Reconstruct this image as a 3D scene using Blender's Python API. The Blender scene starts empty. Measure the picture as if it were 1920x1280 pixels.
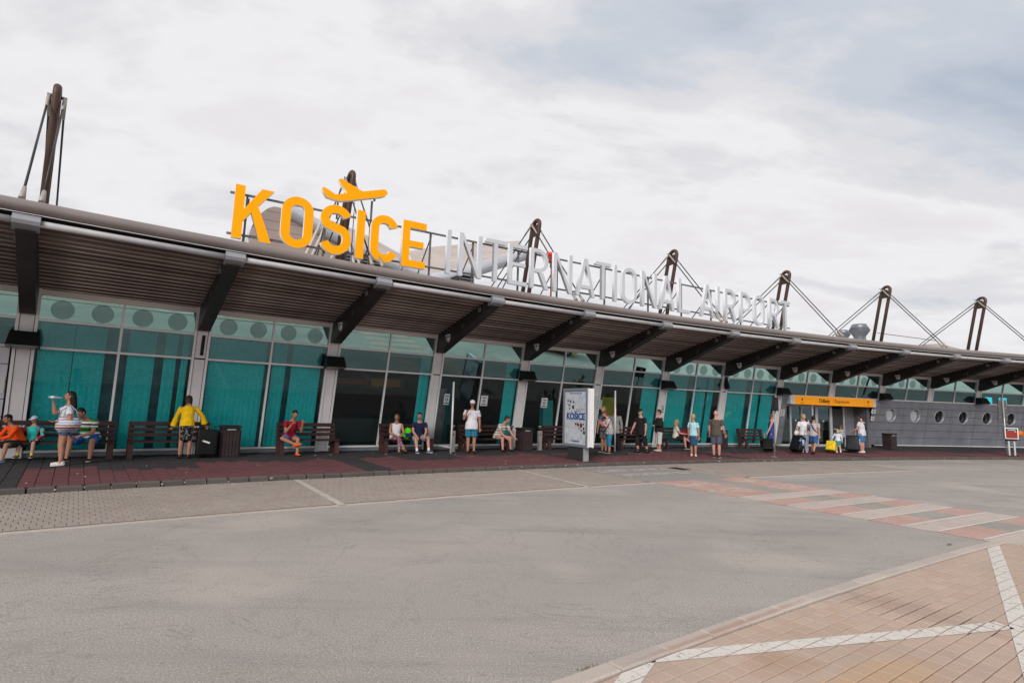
import bpy, bmesh, math, random
from mathutils import Vector, Matrix, Euler, noise as mnoise
random.seed(11)
SC = bpy.context.scene
COL = SC.collection
PI = math.pi
R = math.radians

# ---------------------------------------------------------------- camera, sky, sun, exposure
PITCH, ROLL, EYE = 0.1223, 0.0304, 1.75
cam_d = bpy.data.cameras.new('camera'); cam = bpy.data.objects.new('camera', cam_d); COL.objects.link(cam)
cam_d.sensor_width = 36.0; cam_d.lens = 19.19; cam_d.clip_start = 0.1; cam_d.clip_end = 3000
cp, sp, cr, sr = math.cos(PITCH), math.sin(PITCH), math.cos(ROLL), math.sin(ROLL)
vx = Vector((cr, -sr*sp, sr*cp)); vy = Vector((-sr, -cr*sp, cr*cp)); vz = -Vector((0, cp, sp))
mw = Matrix((vx, vy, vz)).transposed().to_4x4(); mw.translation = (0, 0, EYE)
cam.matrix_world = mw
SC.camera = cam

world = bpy.data.worlds.new('World'); SC.world = world; world.use_nodes = True
SUN_EL, SUN_AZ = R(30), R(196)            # azimuth measured from +y towards +x: behind the camera
SKX, SKO = 0.6, (8.3, 0.4, 0.0)
def build_world():
    nt = world.node_tree; N = nt.nodes; L = nt.links; N.clear()
    out = N.new('ShaderNodeOutputWorld')
    sky = N.new('ShaderNodeTexSky'); sky.sky_type = 'NISHITA'; sky.sun_disc = False
    sky.sun_elevation = SUN_EL; sky.sun_rotation = SUN_AZ; sky.air_density = 1.0; sky.dust_density = 2.0
    bg1 = N.new('ShaderNodeBackground'); bg1.inputs[1].default_value = 0.07; L.new(sky.outputs[0], bg1.inputs[0])
    tc = N.new('ShaderNodeTexCoord'); sep = N.new('ShaderNodeSeparateXYZ'); L.new(tc.outputs['Generated'], sep.inputs[0])
    def mth(op, a, b=None, clamp=False):
        n = N.new('ShaderNodeMath'); n.operation = op; n.use_clamp = clamp
        for i, v in enumerate((a, b)):
            if v is None: continue
            if isinstance(v, (int, float)): n.inputs[i].default_value = v
            else: L.new(v, n.inputs[i])
        return n.outputs[0]
    den = mth('ADD', mth('MAXIMUM', sep.outputs['Z'], 0.0), 0.22)
    cx = mth('DIVIDE', sep.outputs['X'], den); cy = mth('DIVIDE', sep.outputs['Y'], den)
    comb = N.new('ShaderNodeCombineXYZ'); L.new(cx, comb.inputs[0]); L.new(cy, comb.inputs[1])
    mp = N.new('ShaderNodeMapping'); mp.inputs['Rotation'].default_value = (0, 0, R(-38)); mp.inputs['Scale'].default_value = (SKX, 1.0, 1)
    mp.inputs['Location'].default_value = SKO
    L.new(comb.outputs[0], mp.inputs['Vector'])
    def noise(scale, detail, rough, dist=0.0):
        n = N.new('ShaderNodeTexNoise'); n.inputs['Scale'].default_value = scale; n.inputs['Detail'].default_value = detail
        n.inputs['Roughness'].default_value = rough; n.inputs['Distortion'].default_value = dist
        L.new(mp.outputs[0], n.inputs['Vector']); return n.outputs['Fac']
    def ramp(v, stops):
        r = N.new('ShaderNodeValToRGB'); L.new(v, r.inputs[0]); e = r.color_ramp.elements
        r.color_ramp.interpolation = 'EASE'
        while len(e) < len(stops): e.new(0.5)
        for k, (p, c) in enumerate(stops):
            e[k].position = p; e[k].color = (c[0], c[1], c[2], 1)
        return r.outputs[0]
    n1 = noise(0.95, 6, 0.55, 0.4); n2 = noise(2.9, 8, 0.60, 0.25); n3 = noise(0.42, 2, 0.5)
    mix = mth('ADD', mth('ADD', mth('MULTIPLY', n1, 0.46), mth('MULTIPLY', n2, 0.25)), mth('MULTIPLY', n3, 0.29))
    # shaded cloud undersides and bright tops
    ccol = ramp(mix, [(0.38, (0.25, 0.28, 0.328)), (0.455, (0.318, 0.338, 0.375)), (0.50, (0.395, 0.393, 0.409)), (0.545, (0.458, 0.452, 0.461)), (0.585, (0.428, 0.420, 0.430)), (0.63, (0.405, 0.398, 0.410)), (0.68, (0.45, 0.442, 0.452))])
    bg2 = N.new('ShaderNodeBackground'); bg2.inputs[1].default_value = 1.0; L.new(ccol, bg2.inputs[0])
    # thin cloud lets some blue through
    msk = ramp(mix, [(0.32, (0.72,)*3), (0.45, (0.97,)*3), (0.60, (1.0,)*3)])
    ms = N.new('ShaderNodeMixShader'); L.new(msk, ms.inputs[0]); L.new(bg1.outputs[0], ms.inputs[1]); L.new(bg2.outputs[0], ms.inputs[2])
    L.new(ms.outputs[0], out.inputs[0])
build_world()

sun_d = bpy.data.lights.new('sun', 'SUN'); sun_d.energy = 1.5; sun_d.angle = R(28); sun_d.color = (1.0, 0.955, 0.9)
sun = bpy.data.objects.new('sun', sun_d); COL.objects.link(sun)
sdir = Vector((math.sin(SUN_AZ)*math.cos(SUN_EL), math.cos(SUN_AZ)*math.cos(SUN_EL), math.sin(SUN_EL)))
sun.rotation_euler = sdir.to_track_quat('Z', 'Y').to_euler(); sun.location = sdir*60

SC.view_settings.view_transform = 'Standard'; SC.view_settings.look = 'None'
SC.view_settings.exposure = 0.92; SC.view_settings.gamma = 1.0; SC.view_settings.use_curve_mapping = False
SC.render.engine = 'CYCLES'
SC.cycles.max_bounces = 8; SC.cycles.diffuse_bounces = 3; SC.cycles.glossy_bounces = 4; SC.cycles.transparent_max_bounces = 12
SC.cycles.use_denoising = True
SC.cycles.caustics_reflective = False; SC.cycles.caustics_refractive = False

# ---------------------------------------------------------------- the arc the terminal stands on
CX, CY, RAD, TH0, DTH = 52.91, -66.955, 103.04, 2.2502, 0.0364
SL = 0.2034                     # outward lean of the glass front per metre of height
H2 = 2.885                      # height at which d = 0
def P(s, d, z=0.0):
    a = TH0 - DTH*s
    return Vector((CX + (RAD-d)*math.cos(a), CY + (RAD-d)*math.sin(a), z))
def ang(s):                     # heading of the tangent (towards growing s)
    return TH0 - DTH*s - PI/2
def fl(d):                      # pavement level, falling gently to the kerb
    return 0.12 + 0.0145*max(0.0, 4.6-d)
def frame(s, d, z=0.0, rot=0.0):
    m = Matrix.Rotation(ang(s)+rot, 4, 'Z'); m.translation = P(s, d, z); return m

# ---------------------------------------------------------------- materials
MATS = {}
def mat(name, col, rough=0.6, metal=0.0, noise=None, bump=None, spec=0.25, emit=None, coord='Object', stretch=None, coat=0.0):
    if name in MATS: return MATS[name]
    m = bpy.data.materials.new(name); m.use_nodes = True; nt = m.node_tree; N = nt.nodes; L = nt.links
    b = N['Principled BSDF']
    b.inputs['Base Color'].default_value = (*col, 1); b.inputs['Roughness'].default_value = rough; b.inputs['Metallic'].default_value = metal
    b.inputs['Specular IOR Level'].default_value = spec
    if coat: b.inputs['Coat Weight'].default_value = coat; b.inputs['Coat Roughness'].default_value = 0.1
    vec = None
    if noise or bump:
        tc = N.new('ShaderNodeTexCoord'); vec = tc.outputs[coord]
        if stretch:
            mp = N.new('ShaderNodeMapping'); mp.inputs['Scale'].default_value = stretch; L.new(vec, mp.inputs[0]); vec = mp.outputs[0]
    if noise:
        n = N.new('ShaderNodeTexNoise'); n.inputs['Scale'].default_value = noise[0]; n.inputs['Detail'].default_value = 5; L.new(vec, n.inputs['Vector'])
        r = N.new('ShaderNodeValToRGB'); a = noise[1]
        r.color_ramp.elements[0].position = 0.32; r.color_ramp.elements[1].position = 0.68
        r.color_ramp.elements[0].color = (*[max(0, c*(1-a)) for c in col], 1); r.color_ramp.elements[1].color = (*[min(1, c*(1+a)) for c in col], 1)
        L.new(n.outputs['Fac'], r.inputs[0]); L.new(r.outputs[0], b.inputs['Base Color'])
    if bump:
        n = N.new('ShaderNodeTexNoise'); n.inputs['Scale'].default_value = bump[0]; n.inputs['Detail'].default_value = 3; L.new(vec, n.inputs['Vector'])
        bp = N.new('ShaderNodeBump'); bp.inputs['Strength'].default_value = bump[1]; bp.inputs['Distance'].default_value = 0.02
        L.new(n.outputs['Fac'], bp.inputs['Height']); L.new(bp.outputs[0], b.inputs['Normal'])
    if emit:
        b.inputs['Emission Color'].default_value = (*emit[:3], 1); b.inputs['Emission Strength'].default_value = emit[3]
    MATS[name] = m; return m

def nodes_of(name, rough=0.8, spec=0.3):
    m = bpy.data.materials.new(name); m.use_nodes = True; nt = m.node_tree
    b = nt.nodes['Principled BSDF']; b.inputs['Roughness'].default_value = rough; b.inputs['Specular IOR Level'].default_value = spec
    MATS[name] = m
    return m, nt.nodes, nt.links, b
class NG:                       # terse node building
    def __init__(s, N, L): s.N, s.L = N, L
    def put(s, sock, v):
        if isinstance(v, (int, float)): sock.default_value = v
        elif isinstance(v, tuple): sock.default_value = v if len(sock.default_value) == len(v) else (*v, 1)
        else: s.L.new(v, sock)
    def math(s, op, a, b=0.0, clamp=False):
        n = s.N.new('ShaderNodeMath'); n.operation = op; n.use_clamp = clamp; s.put(n.inputs[0], a); s.put(n.inputs[1], b); return n.outputs[0]
    def noise(s, vec, scale, detail=4, rough=0.5, dist=0.0):
        n = s.N.new('ShaderNodeTexNoise'); n.inputs['Scale'].default_value = scale; n.inputs['Detail'].default_value = detail
        n.inputs['Roughness'].default_value = rough; n.inputs['Distortion'].default_value = dist; s.L.new(vec, n.inputs['Vector']); return n.outputs['Fac']
    def ramp(s, v, stops, interp='LINEAR'):
        r = s.N.new('ShaderNodeValToRGB'); s.L.new(v, r.inputs[0]); e = r.color_ramp.elements; r.color_ramp.interpolation = interp
        while len(e) < len(stops): e.new(0.5)
        for k, (p, c) in enumerate(stops):
            c = (c, c, c) if isinstance(c, (int, float)) else c
            e[k].position = p; e[k].color = (*c, 1)
        return r.outputs[0]
    def mix(s, f, a, b, blend='MIX'):
        n = s.N.new('ShaderNodeMix'); n.data_type = 'RGBA'; n.blend_type = blend
        s.put(n.inputs[0], f); s.put(n.inputs[6], a); s.put(n.inputs[7], b); return n.outputs[2]
    def bump(s, h, st, dist=0.01):
        n = s.N.new('ShaderNodeBump'); n.inputs['Strength'].default_value = st; n.inputs['Distance'].default_value = dist; s.L.new(h, n.inputs['Height']); return n.outputs[0]
    def coord(s, kind='Object', scale=None, rot=None):
        tc = s.N.new('ShaderNodeTexCoord'); v = tc.outputs[kind]
        if scale or rot:
            mp = s.N.new('ShaderNodeMapping')
            if scale: mp.inputs['Scale'].default_value = scale
            if rot: mp.inputs['Rotation'].default_value = rot
            s.L.new(v, mp.inputs[0]); v = mp.outputs[0]
        return v
    def pos(s): return s.N.new('ShaderNodeNewGeometry').outputs['Position']

def make_asphalt():
    m, N, L, b = nodes_of('asphalt', 0.88, 0.25); g = NG(N, L); v = g.pos()
    big = g.noise(v, 0.28, 4, 0.55, 0.4); mid = g.noise(v, 1.7, 5, 0.6); fine = g.noise(v, 68, 4, 0.85); grit = g.noise(v, 110, 1, 0.5)
    c = g.ramp(big, [(0.33, (0.275, 0.25, 0.24)), (0.5, (0.345, 0.305, 0.277)), (0.68, (0.395, 0.345, 0.305))])
    c = g.mix(0.30, c, g.ramp(mid, [(0.3, (0.19, 0.178, 0.172)), (0.7, (0.37, 0.34, 0.315))]))
    c = g.mix(0.72, c, g.ramp(fine, [(0.33, (0.02, 0.018, 0.017)), (0.42, (0.26, 0.236, 0.218)), (0.57, (0.42, 0.378, 0.345)), (0.66, (0.88, 0.81, 0.75))]))
    sp_ = g.ramp(grit, [(0.66, 0.0), (0.72, 1.0)])
    c = g.mix(g.math('MULTIPLY', sp_, 0.5), c, (0.62, 0.59, 0.55))
    # long faint wheel polished lanes along the arc
    geo = N.new('ShaderNodeSeparateXYZ'); L.new(v, geo.inputs[0])
    rr = g.math('SQRT', g.math('ADD', g.math('POWER', g.math('SUBTRACT', geo.outputs[0], CX), 2.0), g.math('POWER', g.math('SUBTRACT', geo.outputs[1], CY), 2.0)))
    wv = g.math('SINE', g.math('ADD', g.math('MULTIPLY', rr, 1.75), g.math('MULTIPLY', big, 3.0)))
    c = g.mix(g.math('MULTIPLY', g.math('ADD', wv, 1.0), 0.085), c, (0.17, 0.16, 0.16))
    tl = g.noise(g.coord('Object', (0.16, 1.0, 1.0), (0, 0, R(-33))), 1.4, 5, 0.62, 0.3)
    c = g.mix(g.math('MULTIPLY', g.ramp(tl, [(0.50, 0.0), (0.72, 1.0)]), 0.45), c, (0.19, 0.175, 0.168))
    sp2 = g.noise(v, 0.75, 3, 0.7, 0.2)
    c = g.mix(g.math('MULTIPLY', g.ramp(sp2, [(0.67, 0.0), (0.74, 1.0)]), 0.40), c, (0.13, 0.12, 0.115))
    pl_ = g.noise(v, 0.45, 2, 0.4)
    c = g.mix(g.math('MULTIPLY', g.ramp(pl_, [(0.56, 0.0), (0.66, 1.0)]), 0.35), c, (0.46, 0.41, 0.365))
    # fine resealing crack line
    ck = g.noise(v, 0.6, 6, 0.7, 1.2)
    ckm = g.ramp(ck, [(0.494, 0.0), (0.499, 1.0), (0.501, 1.0), (0.506, 0.0)])
    c = g.mix(g.math('MULTIPLY', ckm, 0.30), c, (0.07, 0.065, 0.06))
    L.new(c, b.inputs['Base Color'])
    L.new(g.bump(fine, 0.55, 0.006), b.inputs['Normal'])
    return m
def make_paver(name, cols, stain=None, speck=0.25, wet=0.0):
    """cols: list of tones between which single stones vary (object random plus a per-face attribute)"""
    m, N, L, b = nodes_of(name, 0.85, 0.28); g = NG(N, L); v = g.pos()
    oi = N.new('ShaderNodeObjectInfo'); at = N.new('ShaderNodeAttribute'); at.attribute_name = 'var'
    r = g.math('FRACT', g.math('ADD', oi.outputs['Random'], at.outputs['Fac']))
    k = len(cols)
    c = g.ramp(r, [((i+0.5)/k, cc) for i, cc in enumerate(cols)])
    n1 = g.noise(v, 0.9, 5, 0.6); n2 = g.noise(v, 60, 3, 0.6)
    c = g.mix(0.22, c, g.ramp(n1, [(0.3, tuple(x*0.55 for x in cols[0])), (0.7, tuple(min(1, x*1.35) for x in cols[-1]))]))
    c = g.mix(speck, c, g.ramp(n2, [(0.3, tuple(x*0.5 for x in cols[0])), (0.7, tuple(min(1, x*1.4) for x in cols[-1]))]))
    if stain:
        for (sx, sy, rx, ry, rot, colr, amt) in stain:
            mp = N.new('ShaderNodeMapping'); mp.vector_type = 'TEXTURE'
            mp.inputs['Location'].default_value = (sx, sy, 0); mp.inputs['Rotation'].default_value = (0, 0, rot); mp.inputs['Scale'].default_value = (rx, ry, 40)
            L.new(v, mp.inputs[0])
            ln = N.new('ShaderNodeVectorMath'); ln.operation = 'LENGTH'; L.new(mp.outputs[0], ln.inputs[0])
            dd = g.math('ADD', ln.outputs['Value'], g.math('MULTIPLY', g.math('SUBTRACT', g.noise(v, 6, 4, 0.6), 0.5), 0.9))
            mk = g.ramp(dd, [(0.25, 1.0), (1.0, 0.0)], 'EASE')
            c = g.mix(g.math('MULTIPLY', mk, amt), c, colr)
    L.new(c, b.inputs['Base Color']); L.new(g.bump(n2, 0.3, 0.004), b.inputs['Normal'])
    return m
def make_paint(name, col, wear=0.5, scale=9):
    m, N, L, b = nodes_of(name, 0.7, 0.3); g = NG(N, L); v = g.pos()
    n = g.noise(v, scale, 6, 0.7); n2 = g.noise(v, 55, 3, 0.7)
    k = g.math('ADD', g.math('MULTIPLY', n, 0.6), g.math('MULTIPLY', n2, 0.4))
    L.new(g.mix(g.ramp(n2, [(0.3, 0.0), (0.7, 1.0)]), tuple(c*0.86 for c in col), col), b.inputs['Base Color'])
    tr = N.new('ShaderNodeBsdfTransparent'); ms = N.new('ShaderNodeMixShader')
    f = g.ramp(k, [(wear-0.05, 0.0), (wear+0.04, 1.0)])
    L.new(f, ms.inputs[0]); L.new(tr.outputs[0], ms.inputs[1]); L.new(b.outputs[0], ms.inputs[2])
    L.new(ms.outputs[0], N['Material Output'].inputs[0])
    return m
def make_glass(name, tint, refl, base, fres, rough=0.0, dirt=0.0, wob=0.0):
    m = bpy.data.materials.new(name); m.use_nodes = True; nt = m.node_tree; N = nt.nodes; L = nt.links; g = NG(N, L)
    N.remove(N['Principled BSDF'])
    t = N.new('ShaderNodeBsdfTransparent'); t.inputs[0].default_value = (*tint, 1)
    gl = N.new('ShaderNodeBsdfGlossy'); gl.inputs[0].default_value = (*refl, 1); gl.inputs['Roughness'].default_value = rough
    fr = N.new('ShaderNodeFresnel'); fr.inputs[0].default_value = 1.5
    f = g.math('ADD', base, g.math('MULTIPLY', fr.outputs[0], fres), True)
    if wob:
        L.new(g.bump(g.noise(g.coord('Object'), 0.9, 1), wob, 0.02), gl.inputs['Normal'])
    ms = N.new('ShaderNodeMixShader'); L.new(f, ms.inputs[0]); L.new(t.outputs[0], ms.inputs[1]); L.new(gl.outputs[0], ms.inputs[2])
    last = ms.outputs[0]
    if dirt:
        df = N.new('ShaderNodeBsdfDiffuse'); df.inputs[0].default_value = (0.32, 0.42, 0.42, 1)
        m2 = N.new('ShaderNodeMixShader'); L.new(g.math('MULTIPLY', g.noise(g.coord('Object', (4, 4, 0.8)), 5, 6, 0.7), dirt), m2.inputs[0])
        L.new(last, m2.inputs[1]); L.new(df.outputs[0], m2.inputs[2]); last = m2.outputs[0]
    L.new(last, N['Material Output'].inputs[0]); MATS[name] = m; return m

# ---------------------------------------------------------------- mesh helpers
class MB:
    def __init__(s): s.v = []; s.f = []; s.m = []; s.sm = []; s.mi = 0; s.smooth = False
    def add(s, vs, fs):
        o = len(s.v); s.v += [Vector(p) for p in vs]
        for f in fs: s.f.append([i+o for i in f]); s.m.append(s.mi); s.sm.append(s.smooth)
        return s
    def hexa(s, p):              # 8 corners: bottom ring 0-3, top ring 4-7
        return s.add(p, [(3,2,1,0), (4,5,6,7), (0,1,5,4), (1,2,6,5), (2,3,7,6), (3,0,4,7)])
    def box(s, x0, x1, y0, y1, z0, z1, M=None):
        p = [Vector(q) for q in ((x0,y0,z0), (x1,y0,z0), (x1,y1,z0), (x0,y1,z0), (x0,y0,z1), (x1,y0,z1), (x1,y1,z1), (x0,y1,z1))]
        if M: p = [M @ q for q in p]
        return s.hexa(p)
    def bevbox(s, x0, x1, y0, y1, z0, z1, b=0.02, M=None):   # top edges chamfered
        p = [(x0,y0,z0), (x1,y0,z0), (x1,y1,z0), (x0,y1,z0), (x0,y0,z1-b), (x1,y0,z1-b), (x1,y1,z1-b), (x0,y1,z1-b),
             (x0+b,y0+b,z1), (x1-b,y0+b,z1), (x1-b,y1-b,z1), (x0+b,y1-b,z1)]
        p = [Vector(q) for q in p]
        if M: p = [M @ q for q in p]
        return s.add(p, [(0,1,5,4), (1,2,6,5), (2,3,7,6), (3,0,4,7), (4,5,9,8), (5,6,10,9), (6,7,11,10), (7,4,8,11), (8,9,10,11)])
    def prism(s, poly, fn, t0, t1):   # polygon in (a,b) -> fn(a,b,t)
        n = len(poly)
        vs = [fn(a, b, t0) for a, b in poly] + [fn(a, b, t1) for a, b in poly]
        return s.add(vs, [tuple(range(n))[::-1], tuple(range(n, 2*n))] + [(i, (i+1) % n, n+(i+1) % n, n+i) for i in range(n)])
    def tube(s, pts, r, seg=10, cap=True, closed=False):
        pts = [Vector(p) for p in pts]; n = len(pts); rr = r if isinstance(r, (list, tuple)) else [r]*n
        s.smooth, old = True, s.smooth; rings = []; ref = None
        for i, p in enumerate(pts):
            a = pts[i-1] if i > 0 else (pts[-1] if closed else pts[0]); b = pts[i+1] if i < n-1 else (pts[0] if closed else pts[-1])
            t = (b-a).normalized()
            if ref is None:
                ref = t.orthogonal().normalized() if abs(t.z) > 0.9 else t.cross(Vector((0, 0, 1))).normalized()
            u = (ref - t*ref.dot(t)).normalized(); ref = u; w = t.cross(u)
            rings.append([p + (u*math.cos(2*PI*k/seg) + w*math.sin(2*PI*k/seg))*rr[i] for k in range(seg)])
        o = len(s.v)
        fs = []
        for i in range(n if closed else n-1):
            j = (i+1) % n
            for k in range(seg): fs.append((i*seg+k, i*seg+(k+1) % seg, j*seg+(k+1) % seg, j*seg+k))
        s.add([p for q in rings for p in q], fs)
        s.smooth = False
        if cap and not closed:
            s.f.append([o+k for k in range(seg)][::-1]); s.m.append(s.mi); s.sm.append(False)
            s.f.append([o+(n-1)*seg+k for k in range(seg)]); s.m.append(s.mi); s.sm.append(False)
        s.smooth = old
        return s
    def lathe(s, prof, c=(0, 0, 0), seg=20, M=None):   # prof: (r, z)
        old = s.smooth; s.smooth = True; c = Vector(c); n = len(prof)
        vs = []
        for r, z in prof:
            for k in range(seg):
                q = Vector((r*math.cos(2*PI*k/seg), r*math.sin(2*PI*k/seg), z)) + c
                vs.append(M @ q if M else q)
        fs = [(i*seg+k, i*seg+(k+1) % seg, (i+1)*seg+(k+1) % seg, (i+1)*seg+k) for i in range(n-1) for k in range(seg)]
        if prof[0][0] > 1e-4: fs.append(tuple(range(seg))[::-1])
        if prof[-1][0] > 1e-4: fs.append(tuple((n-1)*seg+k for k in range(seg)))
        s.add(vs, fs); s.smooth = old; return s
    def ball(s, c, rx, ry, rz, M=None, seg=12, rings=8):
        old = s.smooth; s.smooth = True; vs = []; c = Vector(c)
        for i in range(rings+1):
            a = PI*i/rings
            for k in range(seg):
                q = Vector((rx*math.sin(a)*math.cos(2*PI*k/seg), ry*math.sin(a)*math.sin(2*PI*k/seg), rz*math.cos(a)))
                vs.append((M @ q if M else q) + c)
        fs = [(i*seg+k, (i+1)*seg+k, (i+1)*seg+(k+1) % seg, i*seg+(k+1) % seg) for i in range(rings) for k in range(seg)]
        s.add(vs, fs); s.smooth = old; return s
    def mesh(s, name, mats, off=None):
        me = bpy.data.meshes.new(name)
        vs = [p - off for p in s.v] if off is not None else s.v
        me.from_pydata([tuple(p) for p in vs], [], s.f)
        for mm in (mats if isinstance(mats, (list, tuple)) else [mats]): me.materials.append(mm)
        me.polygons.foreach_set('material_index', s.m); me.polygons.foreach_set('use_smooth', s.sm)
        me.validate(clean_customdata=False)
        bm = bmesh.new(); bm.from_mesh(me); bmesh.ops.recalc_face_normals(bm, faces=bm.faces[:]); bm.to_mesh(me); bm.free()
        me.update(); return me
    def build(s, name, mats, parent=None, world=False):
        """world=True: vertices are in world space, the object is seated at its root"""
        off = None
        if world and parent is not None: off = root_loc(parent)
        return obj(name, s.mesh(name, mats, off), parent)
def root_loc(o):
    l = Vector((0, 0, 0))
    while o is not None: l = l + o.location; o = o.parent
    return l
def obj(name, me, parent=None, M=None):
    o = bpy.data.objects.new(name, me); COL.objects.link(o)
    if parent is not None: o.parent = parent
    if M is not None: o.matrix_local = M
    return o
def local(parent, M):            # world matrix -> matrix under an unrotated root
    m = M.copy(); m.translation = m.translation - root_loc(parent); return m
def tag(o, label=None, cat=None, group=None, kind=None):
    if label: o['label'] = label
    if cat: o['category'] = cat
    if group: o['group'] = group
    if kind: o['kind'] = kind
    return o
def thing(name, label, cat, loc=(0, 0, 0), rot=0.0, group=None):
    o = bpy.data.objects.new(name, None); COL.objects.link(o); o.location = loc; o.rotation_euler = (0, 0, rot); o.empty_display_size = 0.2
    return tag(o, label, cat, group)
def at(name, label, cat, s, d, z=None, rot=0.0, group=None):
    return thing(name, label, cat, P(s, d, fl(d) if z is None else z), ang(s)+rot, group)
def copy_tree(o, parent=None):
    c = o.copy(); COL.objects.link(c)
    if parent is not None: c.parent = parent
    for ch in list(o.children): copy_tree(ch, c)
    return c
def text_mesh(txt, size, mats, depth=0.004, align='CENTER', sx=1.0, bold=0.0):
    cu = bpy.data.curves.new('lettering', 'FONT'); cu.body = txt; cu.size = size; cu.align_x = align; cu.align_y = 'CENTER'; cu.extrude = depth; cu.offset = bold
    cu.resolution_u = 3
    o = bpy.data.objects.new('lettering', cu); COL.objects.link(o)
    dg = bpy.context.evaluated_depsgraph_get(); dg.update()
    me = bpy.data.meshes.new_from_object(o.evaluated_get(dg)); bpy.data.objects.remove(o)
    if sx != 1.0: me.transform(Matrix.Diagonal((sx, 1, 1, 1)))
    me.materials.clear(); me.materials.append(mats); return me
UPRIGHT = Matrix.Rotation(PI/2, 4, 'X')   # flat text -> standing text facing -y
def shape_mesh(loops, depth, mats):
    """extruded flat outline with holes; front face (towards -y after UPRIGHT) material 0, edges material 1"""
    cu = bpy.data.curves.new('outline', 'CURVE'); cu.dimensions = '2D'; cu.fill_mode = 'BOTH'; cu.extrude = depth/2
    for lp in loops:
        sp_ = cu.splines.new('POLY'); sp_.points.add(len(lp)-1); sp_.use_cyclic_u = True
        for k, (x, y) in enumerate(lp): sp_.points[k].co = (x, y, 0, 1)
    o = bpy.data.objects.new('outline', cu); COL.objects.link(o)
    dg = bpy.context.evaluated_depsgraph_get(); dg.update()
    me = bpy.data.meshes.new_from_object(o.evaluated_get(dg)); bpy.data.objects.remove(o)
    me.materials.clear()
    for mm in mats: me.materials.append(mm)
    for p in me.polygons: p.material_index = 0 if abs(p.normal.z) > 0.9 else 1
    return me
# ================================================================ GROUND
make_asphalt()
make_paver('sett_grey', [(0.29,0.242,0.21), (0.32,0.268,0.232), (0.345,0.29,0.25), (0.30,0.262,0.235)], speck=0.3)
make_paver('paver_sand', [(0.40,0.305,0.25), (0.43,0.335,0.268), (0.40,0.325,0.268), (0.455,0.352,0.29), (0.415,0.30,0.235)], speck=0.14,
           stain=[(3.72, 5.38, 0.95, 0.36, R(-52), (0.20,0.14,0.115), 0.30), (2.0, 4.15, 0.35, 0.25, 0, (0.34,0.22,0.15), 0.6), (2.6, 3.95, 0.8, 0.30, R(30), (0.46,0.30,0.17), 0.6)])
make_paver('tile_red', [(0.135,0.052,0.057), (0.155,0.060,0.064), (0.122,0.048,0.053)], speck=0.3)
make_paver('tile_grey_shade', [(0.040,0.036,0.039), (0.048,0.042,0.046), (0.035,0.032,0.035)], speck=0.3)
make_paver('kerb_stone', [(0.10,0.085,0.078), (0.13,0.11,0.10), (0.085,0.075,0.068)], speck=0.4)
make_paver('edge_stone', [(0.42,0.36,0.32), (0.46,0.40,0.35), (0.40,0.35,0.315)], speck=0.22,
           stain=[(1.9, 4.75, 1.6, 0.05, R(36), (0.32,0.15,0.10), 0.5)])
make_paver('block_red', [(0.42,0.275,0.235), (0.45,0.305,0.26), (0.40,0.26,0.225)], speck=0.2)
make_paver('block_grey', [(0.27,0.25,0.225), (0.31,0.285,0.255)], speck=0.25)
make_paver('block_white', [(0.42,0.355,0.318), (0.46,0.40,0.36), (0.43,0.365,0.328)], speck=0.2)
JOINT_S = mat('joint_sett', (0.17,0.148,0.132), 0.95, noise=(30, 0.3))
JOINT = mat('joint_sand', (0.075,0.055,0.045), 0.95, noise=(30, 0.4))
JOINT_RED = make_paver('joint_rust', [(0.14,0.062,0.042), (0.16,0.075,0.055)], speck=0.3, stain=[(3.72, 5.38, 1.3, 0.7, R(-52), (0.010,0.007,0.006), 1.0)])
PAINT = make_paint('road_paint', (0.52,0.465,0.42), 0.42)
PAINT_W = make_paint('paver_paint', (0.63,0.59,0.54), 0.405, 16)
PAINT_OLD = make_paint('old_zebra_paint', (0.46,0.42,0.40), 0.47, 5)

road = MB().add([(-700,-700,0), (700,-700,0), (700,700,0), (-700,700,0)], [(0,1,2,3)]).build('road', MATS['asphalt'])
tag(road, 'worn pale grey asphalt forecourt road', kind='structure')

def arc_sheet(name, s0, s1, d0, d1, z, m, parent=None, n=None, d0e=None, d1e=None):
    b = MB(); n = n or max(2, int(abs(s1-s0)*4)); vs = []
    for i in range(n+1):
        t = i/n; s = s0+(s1-s0)*t
        vs += [P(s, d0, z), P(s, d1, z)]
    b.add(vs, [(2*i, 2*i+1, 2*i+3, 2*i+2) for i in range(n)])
    return b.build(name, m, parent, world=True) if parent is not None else b.build(name, m)

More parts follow.
